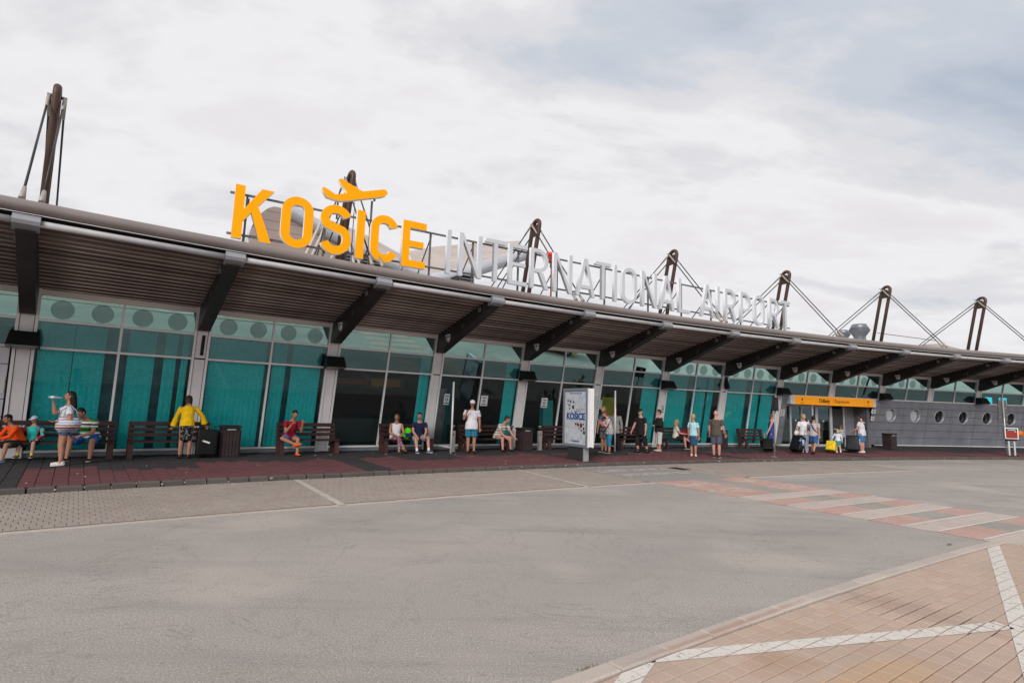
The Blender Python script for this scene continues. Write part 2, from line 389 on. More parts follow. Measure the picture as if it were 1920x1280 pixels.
def stone_mesh(name, w, l, h, m, b=0.006):
    q = MB().bevbox(-w/2, w/2, -l/2, l/2, -h, 0, b); me = q.mesh(name, m)
    return me
def lay(fieldname, parent, cells, limit, view=None):
    """cells: (s, d, z, w, l, rot, matname). The ones that show largest become single parts, the rest one joined part."""
    eye = Vector((0, 0, EYE))
    def size(c):
        p = P(c[0], c[1], c[2]); v = p-eye; dist = v.length
        fwd = v.y*cp + v.z*sp
        if fwd < 0.3: return 0
        x = (v.x)/fwd; y = (-v.y*sp + v.z*cp)/fwd
        x, y = x*cr+y*sr, -x*sr+y*cr
        if abs(x) > 0.95 or abs(y) > 0.635: return 0
        return c[3]*c[4]*EYE/dist**3
    cells.sort(key=size, reverse=True)
    meshes = {}; loc = root_loc(parent)
    for k, (s, d, z, w, l, rot, mn) in enumerate(cells[:limit]):
        key = (round(w, 3), round(l, 3), mn)
        if key not in meshes: meshes[key] = stone_mesh(fieldname, w, l, 0.06, MATS[mn])
        m = frame(s, d, z + random.uniform(-0.0012, 0.0012), rot) @ Matrix.Rotation(random.uniform(-0.006, 0.006), 4, 'X') @ Matrix.Rotation(random.uniform(-0.006, 0.006), 4, 'Y')
        m.translation -= loc
        obj(fieldname, meshes[key], parent, m)
    rest = cells[limit:]
    if rest:
        names = sorted({c[6] for c in rest}); b = MB(); var = []
        for (s, d, z, w, l, rot, mn) in rest:
            b.mi = names.index(mn); m = frame(s, d, z + random.uniform(-0.0012, 0.0012), rot); n0 = len(b.f)
            b.bevbox(-w/2, w/2, -l/2, l/2, -0.04, 0, 0.006, m); var += [random.random()]*(len(b.f)-n0)
        o = b.build(fieldname+'_field', [MATS[n] for n in names], parent, world=True); o['kind'] = 'stuff'
        a = o.data.attributes.new('var', 'FLOAT', 'FACE'); a.data.foreach_set('value', var)

# --- pavement in front of the building: red and dark grey strips of tiles
pav = arc_sheet('pavement', -2.2, 15.2, 4.62, -0.75, 0.1, JOINT)
me = pav.data
for v in me.vertices:            # give the bed its fall towards the kerb
    rr_ = RAD - math.hypot(v.co.x-CX, v.co.y-CY); v.co.z = fl(rr_) - 0.012
tag(pav, 'raised pavement of red and dark grey tiles under the canopy', kind='structure')
cells = []
TW = 0.245
ns = int(17.2*DTH*(RAD-2.2)/TW)
for i in range(ns):
    s = -2.1 + (i+0.5)*17.2/ns
    off = 0.0
    ds = [4.50] + [4.26 - 0.49*j - (0.245 if i % 2 else 0.0) for j in range(10)]
    for j, d in enumerate(ds):
        l = 0.225 if j == 0 else 0.478
        if j and i % 2 and j == 1: cells.append((s, 4.26, 0, TW-0.012, 0.232, 0, None))
        if d < -0.42: continue
        cells.append((s, d, 0, TW-0.012, l, 0, None))
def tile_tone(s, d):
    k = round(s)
    if s < 0.12 or d < 1.75 + 0.35*math.sin(7*s)*math.sin(3.1*s): return 'tile_grey_shade'  # inner band: canopy shade put into the tile colour as dark grey
    if abs(s-k) < 0.085 and k % 2 == 0 and d > 0.6: return 'tile_grey_shade'
    if 0.42 < (s % 2.0) < 1.0 and 0.9 < d < 2.6: return 'tile_grey_shade'
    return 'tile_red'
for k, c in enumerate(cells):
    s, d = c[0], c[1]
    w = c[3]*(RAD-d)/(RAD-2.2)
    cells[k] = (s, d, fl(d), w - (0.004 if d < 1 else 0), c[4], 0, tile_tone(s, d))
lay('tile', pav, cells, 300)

# --- kerb stones
kerb = arc_sheet('kerb', -2.2, 15.2, 4.745, 4.625, 0.004, JOINT)
tag(kerb, 'low dark kerb of short stones along the pavement', kind='structure')
KL = 0.40; nk = int(17.2*DTH*(RAD-4.69)/KL); kms = [MB().bevbox(-KL/2+0.012, KL/2-0.012, -0.065, 0.065, -0.12, 0.0, 0.025).mesh('kerb_stone', MATS['kerb_stone'])]
mortar = MB()
for i in range(nk):
    s = -2.1 + (i+0.5)*17.2/nk
    m = frame(s, 4.685, 0.121 + random.uniform(-0.007, 0.006)) @ Matrix.Rotation(random.uniform(-0.03, 0.03), 4, 'Z') @ Matrix.Rotation(random.uniform(-0.02, 0.02), 4, 'Y'); 
    obj('kerb_stone', kms[0], kerb, m)
    q = frame(s - KL/2/(DTH*RAD), 4.72, 0.07)
    if random.random() < 0.35: continue
    mortar.ball(q.translation + Vector((random.gauss(0, 0.02), random.gauss(0, 0.02), random.uniform(-0.03, 0.02))), random.uniform(0.012, 0.05), 0.031, random.uniform(0.012, 0.034), q.to_3x3().to_4x4(), 8, 5)
mo = mortar.build('mortar', mat('mortar_light', (0.27,0.24,0.22), 0.95, noise=(12, 0.5)), kerb, world=True); mo['kind'] = 'stuff'

# --- strip of small setts between kerb and road
setts = arc_sheet('parking_strip', -2.2, 7.2, 8.22, 4.75, 0.009, JOINT_S)
tag(setts, 'strip of small grey paving setts between kerb and road', kind='structure')
cells = []
SW, SLN = 0.13, 0.195
n1 = int(9.4*DTH*(RAD-6.5)/SW)
for j in range(17):
    d = 4.86 + j*SLN
    for i in range(n1):
        s = -2.2 + (i+0.5+(0.5 if j % 2 else 0))*9.4/n1
        if 3.66 < s < 4.56 or (4.57 < s < 4.72 and 5.55 < d < 6.35): continue
        cells.append((s, d, 0.018, SW-0.007, SLN-0.007, 0, 'sett_grey'))
lay('sett', setts, cells, 300)
zeb = arc_sheet('zebra_ground', 3.655, 4.565, 8.2, 4.76, 0.016, mat('zebra_asphalt', (0.27,0.25,0.235), 0.9, noise=(40, 0.25)), n=8); tag(zeb, kind='structure')
edging = MB(); 
for i in range(226):
    s = -2.2 + i*6.2/150
    if 3.64 < s < 4.74: continue
    m = frame(s+0.5*6.2/150, 8.25, 0.02 + random.uniform(-0.002, 0.002)); edging.bevbox(-0.074, 0.074, -0.045, 0.045, -0.04, 0.0, 0.006, m)
eo = edging.build('edging', MATS['edge_stone'], setts, world=True); eo['kind'] = 'stuff'

# --- painted bay lines and worn zebra near the kerb
z = 0.0235
def line_sheet(s0, d0, s1, d1, w, zz=z, m=PAINT, name='bay_line'):
    a, b = P(s0, d0, zz), P(s1, d1, zz); t = (b-a).normalized(); n = Vector((-t.y, t.x, 0))*w/2
    q = MB(); k = 12
    for i in range(k):
        p0 = a+(b-a)*(i/k); p1 = a+(b-a)*((i+1)/k); q.add([p0-n, p1-n, p1+n, p0+n], [(0,1,2,3)])
    return tag(q.build(name, m), kind='structure')
line_sheet(1.43, 4.80, 1.385, 8.3, 0.13, m=PAINT); line_sheet(3.13, 4.78, 3.03, 8.3, 0.12); line_sheet(4.91, 4.82, 4.77, 6.9, 0.11)
line_sheet(6.60, 4.80, 6.43, 8.0, 0.12); line_sheet(8.28, 4.80, 8.07, 7.9, 0.12, 0.006); line_sheet(9.96, 4.8, 9.75, 7.9, 0.12, 0.006)
line_sheet(11.6, 4.8, 11.4, 7.9, 0.12, 0.006)
for d0, d1 in ((4.80, 5.10), (5.64, 6.10), (6.60, 7.06)):
    o = arc_sheet('zebra_bar', 3.69, 4.50, d1, d0, 0.0205, PAINT_OLD, n=8); tag(o, kind='structure')

# --- crosswalk of coloured blocks over the road
cw = arc_sheet('crosswalk', 3.69, 4.70, 17.6, 8.02, 0.004, JOINT, n=10)
tag(cw, 'crosswalk of red, grey and white block bands across the road', kind='structure')
cells = []
bw, bl = 0.20, 0.1
j = 0; d = 8.06
while d < 17.5:
    n2 = int(1.01*DTH*(RAD-d)/bw)
    ph = (d + 0.07 - 10.72) / 1.035
    fr = ph - math.floor(ph)
    white = fr < 0.45
    for i in range(n2):
        s = 3.69 + (i+0.5)*1.01/n2; u = (i+0.5)/n2
        mid = 0.40 < u < 0.66
        mn = ('block_grey' if mid else 'block_red') if not white else ('block_white')
        if white and d < 10.5: mn = 'block_grey' if mid else ('block_white' if random.random() < 0.45 else 'block_red')
        cells.append((s, d, 0.014, 1.01*DTH*(RAD-d)/n2-0.006, bl-0.005, 0, mn))
    d += bl
lay('paving_block', cw, cells, 300)
for k in range(7):               # white painted edges of the bars
    for e, ww in ((0.0, 0.04), (0.455, 0.04)):
        dd = 10.66 + k*1.035 + e
        if dd < 17: o = arc_sheet('bar_line', 3.70, 4.69, dd+ww, dd, 0.0175, PAINT_W, cw, n=6)

# --- sand coloured parking pavers at the near right, with their flush edge stones and painted lines
lot = arc_sheet('parking_pavers', -3.0, 3.70, 30.0, 15.02, 0.004, JOINT_RED, n=40)
tag(lot, 'sand coloured block paving of the parking bays', kind='structure')
lot2 = arc_sheet('parking_pavers', 3.70, 9.0, 40.0, 17.6, 0.004, JOINT_RED, n=30); tag(lot2, kind='structure')
lot3 = arc_sheet('parking_pavers', 3.70, 4.71, 17.66, 15.02, 0.0035, JOINT_RED, n=6); tag(lot3, kind='structure')
PW, PL_ = 0.172, 0.1165
cells = []; lines = []
def quad(c):
    m = frame(c[0], c[1], c[2]); w, l = c[3]/2+0.0004, c[4]/2-0.0005
    return [m @ Vector((x, y, 0.0008)) for x, y in ((-w,-l), (w,-l), (w,l), (-w,l))]
j = 0
while 15.10 + j*PL_ < 21.5:
    d = 15.09 + (j+0.5)*PL_
    n3 = int(6.7*DTH*(RAD-d)/PW); w = 6.7*DTH*(RAD-d)/n3
    for i in range(n3):
        s = -3.0 + (i+0.5)*6.7/n3
        if s < 0.5 and d > 16.5: continue
        pp = P(s, d); ex, ey = pp.x-3.72, pp.y-5.38; ca, sa = math.cos(R(-52)), math.sin(R(-52))
        oil = ((ex*ca+ey*sa)/0.85)**2 + ((-ex*sa+ey*ca)/0.42)**2 < 1.0 + random.uniform(-0.3, 0.3)   # joints washed out and oily here
        cells.append((s, d, 0.016, w-(0.012 if oil else 0.0035), PL_-(0.0125 if oil else 0.006), 0, 'paver_sand'))
    j += 1
def clip(poly, a, b):            # keep what lies left of a->b
    out = []; n = len(poly)
    f = lambda p: (b.x-a.x)*(p.y-a.y)-(b.y-a.y)*(p.x-a.x)
    for i in range(n):
        p, q = poly[i], poly[(i+1) % n]; fp, fq = f(p), f(q)
        if fp >= 0: out.append(p)
        if (fp >= 0) != (fq >= 0): out.append(p+(q-p)*(fp/(fp-fq)))
    return out
def paint_lines(segs, cells, nm):
    b = MB()
    for (x0, y0, x1, y1, w) in segs:
        a, c = Vector((x0, y0, 0)), Vector((x1, y1, 0)); t = (c-a).normalized(); n = Vector((-t.y, t.x, 0))*w/2
        rect = [a-n, c-n, c+n, a+n]; mid = (a+c)/2; ln = (c-a).length/2+0.3
        for ce in cells:
            p = P(ce[0], ce[1], 0)
            if (p-mid).length > ln: continue
            q = quad(ce)
            for i in range(4):
                if len(q) < 3: break
                q = clip(q, rect[i], rect[(i+1) % 4])
            if len(q) >= 3: b.add([Vector((v.x, v.y, 0.0195)) for v in q], [tuple(range(len(q)))])
    return tag(b.build(nm, PAINT_W), kind='structure')
paint_lines([(7.40, 8.62, 2.9, 3.02, 0.145), (1.02, 4.13, 4.35, 4.98, 0.15), (1.02, 4.13, 0.55, 3.30, 0.15), (9.0, 7.2, 5.2, 2.2, 0.14)], cells, 'parking_line')
lay('paver', lot, cells, 300)
estones = arc_sheet('edge_kerb', -3.0, 3.70, 15.09, 14.93, 0.004, JOINT, n=40); tag(estones, 'flush pale edge stones between asphalt and paving', kind='structure')
EL = 0.52; ne = int(6.7*DTH*(RAD-15)/EL); em = MB().bevbox(-EL/2+0.004, EL/2-0.004, -0.07, 0.07, -0.05, 0.0, 0.012).mesh('edge_stone', MATS['edge_stone'])
for i in range(ne):
    m = frame(-3.0+(i+0.5)*6.7/ne, 15.01, 0.034 + random.uniform(-0.003, 0.003)); obj('edge_stone', em, estones, m)
# weeds and grit in the joint beside the edge stones
weed = MB()
for (s, d, n) in ((1.205, 14.90, 26), (3.42, 14.72, 30)):
    for k in range(n):
        p = P(s+random.gauss(0, 0.012), d+random.gauss(0, 0.012), 0.0); a = random.uniform(0, 6.28); h = random.uniform(0.012, 0.03)
        e = Vector((math.cos(a), math.sin(a), 0))*0.012; t = Vector((random.gauss(0, 0.014), random.gauss(0, 0.014), h))
        weed.add([p-e*0.3, p+e*0.3, p+t], [(0,1,2)])
tag(weed.build('weeds', mat('weed_green', (0.12,0.12,0.03), 0.8)), 'tiny weeds in the joint beside the edge stones', kind='stuff')
# drain grate
dg_ = thing('drain_grate', 'dark iron drain grate set in the paving near the zebra bars', 'drain grate', P(4.64, 5.95, 0.0), ang(4.64))
iron = mat('cast_iron', (0.045,0.036,0.032), 0.6, 0.6, noise=(30, 0.3))
b = MB().box(-0.16,0.16,-0.34,-0.31,0,0.022).box(-0.16,0.16,0.31,0.34,0,0.022).box(-0.16,-0.135,-0.31,0.31,0,0.022).box(0.135,0.16,-0.31,0.31,0,0.022); b.build('grate_frame', iron, dg_)
MB().box(-0.135,0.135,-0.31,0.31,0.003,0.006).build('pit', mat('pit_dark', (0.01,0.01,0.01), 0.9), dg_)
bar = MB().box(-0.135,0.135,-0.012,0.012,0.006,0.02).mesh('bar', iron)
for k in range(10): obj('bar', bar, dg_, Matrix.Translation((0, -0.28+k*0.062, 0)))

# white lines of further parking bays out on the forecourt (mirrored in the upper panes)
for s_ in (-0.35, 0.05, 0.45, 0.85, 1.25):
    if s_ < 0.6: line_sheet(s_, 15.3 + 0.25*abs(s_), s_-0.12, 19.8, 0.14, 0.0055, PAINT)
# litter: cigarette ends and scraps on the pavement and in the gutter
lt = MB()
for i in range(80):
    s = random.uniform(-0.1, 8.0); d = random.choice((random.uniform(0.4, 4.4), random.uniform(4.75, 5.3))); zz = fl(d)+0.004 if d < 4.6 else 0.022
    m = frame(s, d, zz, random.uniform(0, 6.28)); l = random.uniform(0.012, 0.03); lt.box(-l, l, -0.007, 0.007, 0, 0.008, m)
tag(lt.build('litter', mat('litter_pale', (0.48,0.44,0.40), 0.8)), 'cigarette ends and paper scraps scattered on pavement and gutter', kind='stuff')
# ================================================================ TERMINAL
ALU = mat('white_aluminium', (0.86,0.85,0.855), 0.3, 0.0, noise=(3, 0.04))
COLP = mat('column_sheet', (0.80,0.78,0.775), 0.5, 0.0, noise=(2, 0.08))
TOPR = mat('top_rail_beige', (0.85,0.80,0.77), 0.5)
GASK = mat('black_gasket', (0.012,0.012,0.014), 0.7)
SILL = mat('sill_sheet', (0.36,0.39,0.43), 0.4, 0.5, noise=(2, 0.15))
CLAD = mat('cladding_grey', (0.27,0.285,0.325), 0.42, 0.35, noise=(1.3, 0.14))
CLAD_L = mat('cladding_pale', (0.66,0.66,0.70), 0.45, 0.2, noise=(1.3, 0.06))
G_TOP = make_glass('glass_upper', (0.30,0.50,0.50), (0.60,0.99,0.97), 0.60, 0.5, wob=0.02)
G_MID = make_glass('glass_middle', (0.42,0.66,0.68), (0.45,0.80,0.84), 0.20, 0.45, dirt=0.10, wob=0.02)
G_LOW = make_glass('glass_lower', (0.76,0.97,0.97), (0.62,0.80,0.82), 0.05, 0.5, dirt=0.05)
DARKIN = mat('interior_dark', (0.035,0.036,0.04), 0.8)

terminal = thing('terminal_building', 'long curved single storey airport terminal with outward leaning teal glass front', 'airport terminal', P(6, -6, 0))
def fpt(x, z, off=0.0):          # local facade point: x along, off outwards
    return Vector((x, -(SL*(z-H2)+off), z))
class FB(MB):
    def fbox(s, x0, x1, z0, z1, o0, o1):
        p = [fpt(x0,z0,o1), fpt(x1,z0,o1), fpt(x1,z0,o0), fpt(x0,z0,o0), fpt(x0,z1,o1), fpt(x1,z1,o1), fpt(x1,z1,o0), fpt(x0,z1,o0)]
        return s.hexa(p)
ZS, ZT1, ZT2, ZG = 0.33, 3.56, 2.885, 4.16
HB = RAD*DTH/2                   # half bay width
CW_ = 0.205                      # half column
mulls = {}
def window_meshes(low):
    key = low
    if key in mulls: return mulls[key]
    z0 = ZT2 if not low else ZS
    f = FB(); x0, x1 = -HB+CW_-0.002, HB-CW_+0.002
    f.fbox(-0.028, 0.028, z0+0.03, ZG, -0.02, 0.055)                      # mullion
    for zz in ([ZT2, ZT1] if low else [ZT1]):
        f.fbox(x0, -0.03, zz-0.027, zz+0.027, -0.02, 0.045); f.fbox(0.03, x1, zz-0.027, zz+0.027, -0.02, 0.045)
    f.fbox(x0, x1, z0-0.03, z0+0.03, -0.03, 0.06)                         # bottom rail
    fm = f.mesh('window_frame', ALU)
    panes = []
    rows = [(ZT1+0.028, ZG-0.005, G_TOP), (ZT2+0.028, ZT1-0.028, G_MID)] + ([(ZS+0.031, ZT2-0.028, G_LOW)] if low else [])
    for (a, b_, g) in rows:
        for (xa, xb) in ((x0, -0.029), (0.029, x1)):
            panes.append(FB().add([fpt(xa,a,0.012), fpt(xb,a,0.012), fpt(xb,b_,0.012), fpt(xa,b_,0.012)], [(0,1,2,3)]).mesh('pane', g))
    mulls[key] = (fm, panes); return mulls[key]
tr = FB(); x0, x1 = -HB+CW_-0.05, HB-CW_+0.05
tr.fbox(x0, x1, ZG, ZG+0.065, -0.02, 0.06); tr.fbox(x0, x1, ZG+0.07, ZG+0.13, -0.02, 0.035)
tr.mi = 1; tr.fbox(x0, x1, ZG+0.13, ZG+0.32, -0.04, 0.015)
top_me = tr.mesh('top_rail', [TOPR, GASK])
sb = FB().fbox(-HB-0.01, HB+0.01, 0.10, ZS-0.03, -0.06, 0.03); sill_me = sb.mesh('sill', SILL)
cb = FB(); cb.fbox(-CW_, -CW_+0.062, 0.12, ZG+0.14, -0.04, 0.07); cb.fbox(CW_-0.062, CW_, 0.12, ZG+0.14, -0.04, 0.07)
col_me = cb.mesh('column_frame', ALU)
cp_ = FB(); cp_.fbox(-0.128, 0.128, 0.10, ZT2-0.02, -0.05, 0.045); cp_.fbox(-0.128, 0.128, ZT2+0.02, 3.75, -0.05, 0.045); cp_.fbox(-0.128, 0.128, 3.75, ZG+0.14, -0.05, 0.03)
cp_.mi = 1; cp_.fbox(-0.145, -0.128, 0.1, ZG+0.14, -0.05, 0.02); cp_.fbox(0.128, 0.145, 0.1, ZG+0.14, -0.05, 0.02); cp_.fbox(-0.128, 0.128, ZT2-0.02, ZT2+0.02, -0.05, 0.03)
colp_me = cp_.mesh('column_panel', [COLP, GASK])
K0, K1 = -2, 15
cb = FB(); cb.fbox(-CW_, -CW_+0.062, ZT2-0.03, ZG+0.14, -0.04, 0.07); cb.fbox(CW_-0.062, CW_, ZT2-0.03, ZG+0.14, -0.04, 0.07); colu_me = cb.mesh('column_frame', ALU)
cp_ = FB(); cp_.fbox(-0.128, 0.128, ZT2-0.03, 3.75, -0.05, 0.045); cp_.fbox(-0.128, 0.128, 3.75, ZG+0.14, -0.05, 0.03)
cp_.mi = 1; cp_.fbox(-0.145, -0.128, ZT2-0.03, ZG+0.14, -0.05, 0.02); cp_.fbox(0.128, 0.145, ZT2-0.03, ZG+0.14, -0.05, 0.02)
colup_me = cp_.mesh('column_panel', [COLP, GASK])
for k in range(K0, K1+1):
    short = k >= 9 or k < 0
    c = obj('column', colu_me if short else col_me, terminal, local(terminal, frame(k, 0))); obj('column_panel', colup_me if short else colp_me, c)
for k in range(K0, K1):
    low = 0 <= k <= 7
    m = frame(k+0.5, 0.0); fm, panes = window_meshes(low)
    w = obj('window', fm, terminal, local(terminal, m))
    for pm in panes: obj('pane', pm, w)
    obj('top_rail', top_me, terminal, local(terminal, m))
    if low: obj('sill', sill_me, terminal, local(terminal, m))

# cladding rows: at the far left and from bay 8 to the right
ROWS = [0.35, 0.77, 1.19, 1.61, 2.03, 2.45, 2.852]
def half_circle(cx_, cz, r, up, n=14):
    return [(cx_ + r*math.cos(PI*i/n), cz + (r if up else -r)*math.sin(PI*i/n)) for i in range(n+1)]
panel_cache = {}
def clad_panel(xa, xb, row, notch, m_):
    key = (round(xa, 3), round(xb, 3), row, notch, m_.name)
    if key in panel_cache: return panel_cache[key]
    za, zb = ROWS[row]+0.009, ROWS[row+1]-0.009; xa += 0.009; xb -= 0.009
    if not notch: poly = [(xa,za), (xb,za), (xb,zb), (xa,zb)]
    elif row == 3:               # notch in the upper edge
        poly = [(xa,za), (xb,za), (xb,zb)] + [(x, min(z, zb)) for x, z in half_circle((xa+xb)/2, 2.03, 0.395, False)] + [(xa,zb)]
    else:
        poly = [(xb,zb), (xa,zb), (xa,za)] + [(x, max(z, za)) for x, z in half_circle((xa+xb)/2, 2.03, 0.395, True)[::-1]] + [(xb,za)]
    me = MB().prism(poly, lambda a, b, t: fpt(a, b, t), 0.0, 0.035).mesh('cladding_panel', m_)
    panel_cache[key] = me; return me
back_deep = FB().fbox(-HB, HB, 0.1, 2.86, -0.24, -0.20).mesh('cladding_back', GASK)
back_me = FB().fbox(-HB, HB, 0.1, 2.86, -0.08, -0.012).mesh('cladding_back', GASK)
plinth_me = FB().fbox(-HB-0.01, HB+0.01, 0.10, 0.335, -0.10, 0.01).mesh('plinth', mat('plinth_dark', (0.05,0.05,0.055), 0.7))
trim_me = FB().fbox(-HB, HB, 0.30, 0.345, -0.02, 0.05).mesh('base_trim', ALU)
ring_me = MB(); n = 28
vs = []
for i in range(n):
    a = 2*PI*i/n
    for r, o in ((0.395, 0.045), (0.355, 0.045), (0.355, -0.16), (0.395, -0.16)):
        vs.append(fpt(r*math.cos(a), 2.03+r*math.sin(a), o))
ring_me.smooth = True
ring_me.add(vs, [(4*i+j, 4*i+(j+1) % 4, 4*((i+1) % n)+(j+1) % 4, 4*((i+1) % n)+j) for i in range(n) for j in range(4)])
ring_me = ring_me.mesh('porthole', mat('porthole_ring', (0.42,0.43,0.46), 0.35, 0.2))
def disc(r, off, m_, name, n=28):
    return MB().add([fpt(r*math.cos(2*PI*i/n), 2.03+r*math.sin(2*PI*i/n), off) for i in range(n)], [tuple(range(n))]).mesh(name, m_)
G_PORT = make_glass('glass_porthole', (0.32,0.40,0.41), (0.6,0.72,0.74), 0.16, 0.5)
port_pane = disc(0.36, -0.12, G_PORT, 'pane')
def decal_mat():
    m, N, L, b = nodes_of('white_round_decal', 0.5); g = NG(N, L); v = g.coord('Object')
    se = N.new('ShaderNodeSeparateXYZ'); L.new(v, se.inputs[0])
    z_ = g.math('SUBTRACT', se.outputs[2], 2.03)
    r_ = g.math('SQRT', g.math('ADD', g.math('POWER', se.outputs[0], 2.0), g.math('POWER', z_, 2.0)))
    ringm = g.ramp(r_, [(0.285, 0.0), (0.292, 1.0), (0.312, 1.0), (0.319, 0.0)])
    hat = g.math('LESS_THAN', g.math('FRACT', g.math('MULTIPLY', z_, 15.0)), 0.42)
    inner = g.math('LESS_THAN', r_, 0.27)
    k = g.math('MAXIMUM', ringm, g.math('MULTIPLY', g.math('MULTIPLY', hat, inner), 0.55))
    L.new(g.mix(k, (0.66,0.68,0.71), (0.08,0.085,0.10)), b.inputs['Base Color']); return m
decal_me = disc(0.345, -0.112, decal_mat(), 'decal')
for k in [-2, -1] + list(range(8, K1)):
    m = frame(k+0.5, 0.0); left = k < 0; mm_ = CLAD_L if left else CLAD
    portal = (k == 8) or (k == 9)
    obj('cladding_back', back_deep if 10 <= k <= 13 else back_me, terminal, local(terminal, m)) if not portal else None
    obj('plinth', plinth_me, terminal, local(terminal, m)) if not portal else None
    if not portal and not left: obj('base_trim', trim_me, terminal, local(terminal, m))
    for h in (0, 1):
        xa = -HB + (CW_+0.01 if (left and False) else 0.0) if h == 0 else 0.0; xb = 0.0 if h == 0 else HB
        if left: 
            if h == 0: xa = -HB
            else: xb = HB - 0.235
        if portal: continue
        notch = k >= 10 and k <= 13
        for row in range(6):
            if k == 10 and False: pass
            obj('cladding_panel', clad_panel(xa, xb, row, notch and row in (3, 4), mm_), terminal, local(terminal, m))
        if notch:
            mm = frame(k+0.25+0.5*h, 0.0); rg = obj('porthole', ring_me, terminal, local(terminal, mm)); obj('pane', port_pane, rg)
            if k == 10: obj('decal', decal_me, rg)
# shadow gap at the left cladding edge
gap = FB().fbox(HB-0.235, HB-0.205, 0.12, 2.86, -0.03, 0.02).mesh('cladding_edge', GASK)
obj('cladding_edge', gap, terminal, local(terminal, frame(-0.5, 0)))

# ---- departures portal between s = 8.03 and 9.95
portal_root = thing('departures_entrance', 'glazed departures entrance under an orange fascia sign in the grey wall', 'entrance', P(9.02, -0.5, fl(-0.5)), ang(9.02))
inv = portal_root.matrix_world.inverted() if False else (Matrix.Translation(portal_root.location) @ Matrix.Rotation(ang(9.02), 4, 'Z')).inverted()
def pl(x, y, zz): return Vector((x, y, zz - fl(-0.5)))      # local: x along, y inwards (0 at d=-0.5)
BWD = RAD*DTH
xs = lambda s: (s-9.02)*BWD
class PB(MB):
    def pbox(s, x0, x1, y0, y1, z0, z1):
        return s.hexa([pl(x0,y0,z0), pl(x1,y0,z0), pl(x1,y1,z0), pl(x0,y1,z0), pl(x0,y0,z1), pl(x1,y0,z1), pl(x1,y1,z1), pl(x0,y1,z1)])
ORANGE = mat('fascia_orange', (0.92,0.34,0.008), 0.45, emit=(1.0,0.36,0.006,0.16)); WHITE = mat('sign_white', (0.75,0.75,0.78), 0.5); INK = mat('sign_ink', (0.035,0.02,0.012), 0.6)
WALLR = mat('reveal_grey', (0.16,0.165,0.19), 0.5, 0.2)
# jambs: the left one is a leaning clad strip
def lean_y(zz, off=0.0): return -(SL*(zz-H2) + off) - 0.5
for row in range(6):
    b = MB(); z0, z1 = ROWS[row]+0.008, ROWS[row+1]-0.008
    for (sa, sb_) in ((8.03, 8.185), ):
        q = [pl(xs(sa), lean_y(z0, 0.035), z0), pl(xs(sb_), lean_y(z0, 0.035), z0), pl(xs(sb_), lean_y(z0, -0.6), z0), pl(xs(sa), lean_y(z0, -0.6), z0),
             pl(xs(sa), lean_y(z1, 0.035), z1), pl(xs(sb_), lean_y(z1, 0.035), z1), pl(xs(sb_), lean_y(z1, -0.6), z1), pl(xs(sa), lean_y(z1, -0.6), z1)]
        b.hexa(q)
    b.build('cladding_panel', CLAD, portal_root)
    o = FB().fbox(-0.262, 0.254, z0, z1, -0.10, 0.035).build('cladding_panel', CLAD, terminal); o.matrix_local = local(terminal, frame(9.93, 0.0))
b = PB(); b.pbox(xs(9.80), xs(9.855), -0.30, 0.9, 0.15, 2.44); b.build('side_reveal', WALLR, portal_root)
b = PB(); b.pbox(xs(8.03), xs(10.0), -0.05, 0.9, 2.46, 2.86); b.build('lintel', WALLR, portal_root)
yd = 0.55                        # plane of the doors
FR = mat('door_frame', (0.62,0.63,0.65), 0.4, 0.3)
b = PB()
for (a, c) in ((8.19, 8.225), (8.505, 8.535), (8.72, 8.74), (9.005, 9.055), (9.295, 9.345), (9.57, 9.60)): b.pbox(xs(a), xs(c), yd-0.05, yd+0.05, 0.22, 2.44)
b.pbox(xs(8.19), xs(9.60), yd-0.05, yd+0.05, 0.20, 0.30); b.pbox(xs(8.19), xs(9.34), yd-0.05, yd+0.05, 2.36, 2.44); b.build('door_frame', FR, portal_root)
b = PB(); b.pbox(xs(9.60), xs(9.80), yd-0.04, yd+0.04, 0.2, 2.44); b.build('side_panel', CLAD, portal_root)
G_DOOR = make_glass('glass_door', (0.70,0.78,0.78), (0.70,0.78,0.78), 0.02, 0.3)
for (a, c) in ((8.225, 8.505), (8.535, 8.72), (8.74, 9.005), (9.055, 9.295)):
    b = PB(); b.pbox(xs(a), xs(c), yd-0.004, yd+0.004, 0.30, 2.36); dl = b.build('sliding_door', G_DOOR, portal_root)
    q = PB(); q.pbox((xs(a)+xs(c))/2-0.05, (xs(a)+xs(c))/2+0.05, yd-0.012, yd-0.006, 1.55, 1.63); q.build('sticker', mat('paper_white', (0.78,0.78,0.78), 0.6), dl)
b = PB(); b.pbox(xs(9.35), xs(9.57), yd-0.02, yd+0.02, 0.24, 2.30); so_ = b.build('solid_door', mat('door_dark', (0.055,0.058,0.065), 0.5), portal_root)
b = PB(); b.pbox(xs(9.37), xs(9.405), yd-0.07, yd-0.021, 1.15, 1.18); b.build('handle', ALU, so_)
b = PB(); b.pbox(xs(8.70), xs(8.725), -0.28, -0.255, 1.65, 2.44); b.build('sensor_bar', FR, portal_root)
b = PB(); b.pbox(xs(8.19), xs(9.86), -0.1, yd+0.3, 0.17, 0.195); b.build('threshold', mat('threshold_grey', (0.18,0.175,0.17), 0.7), portal_root)
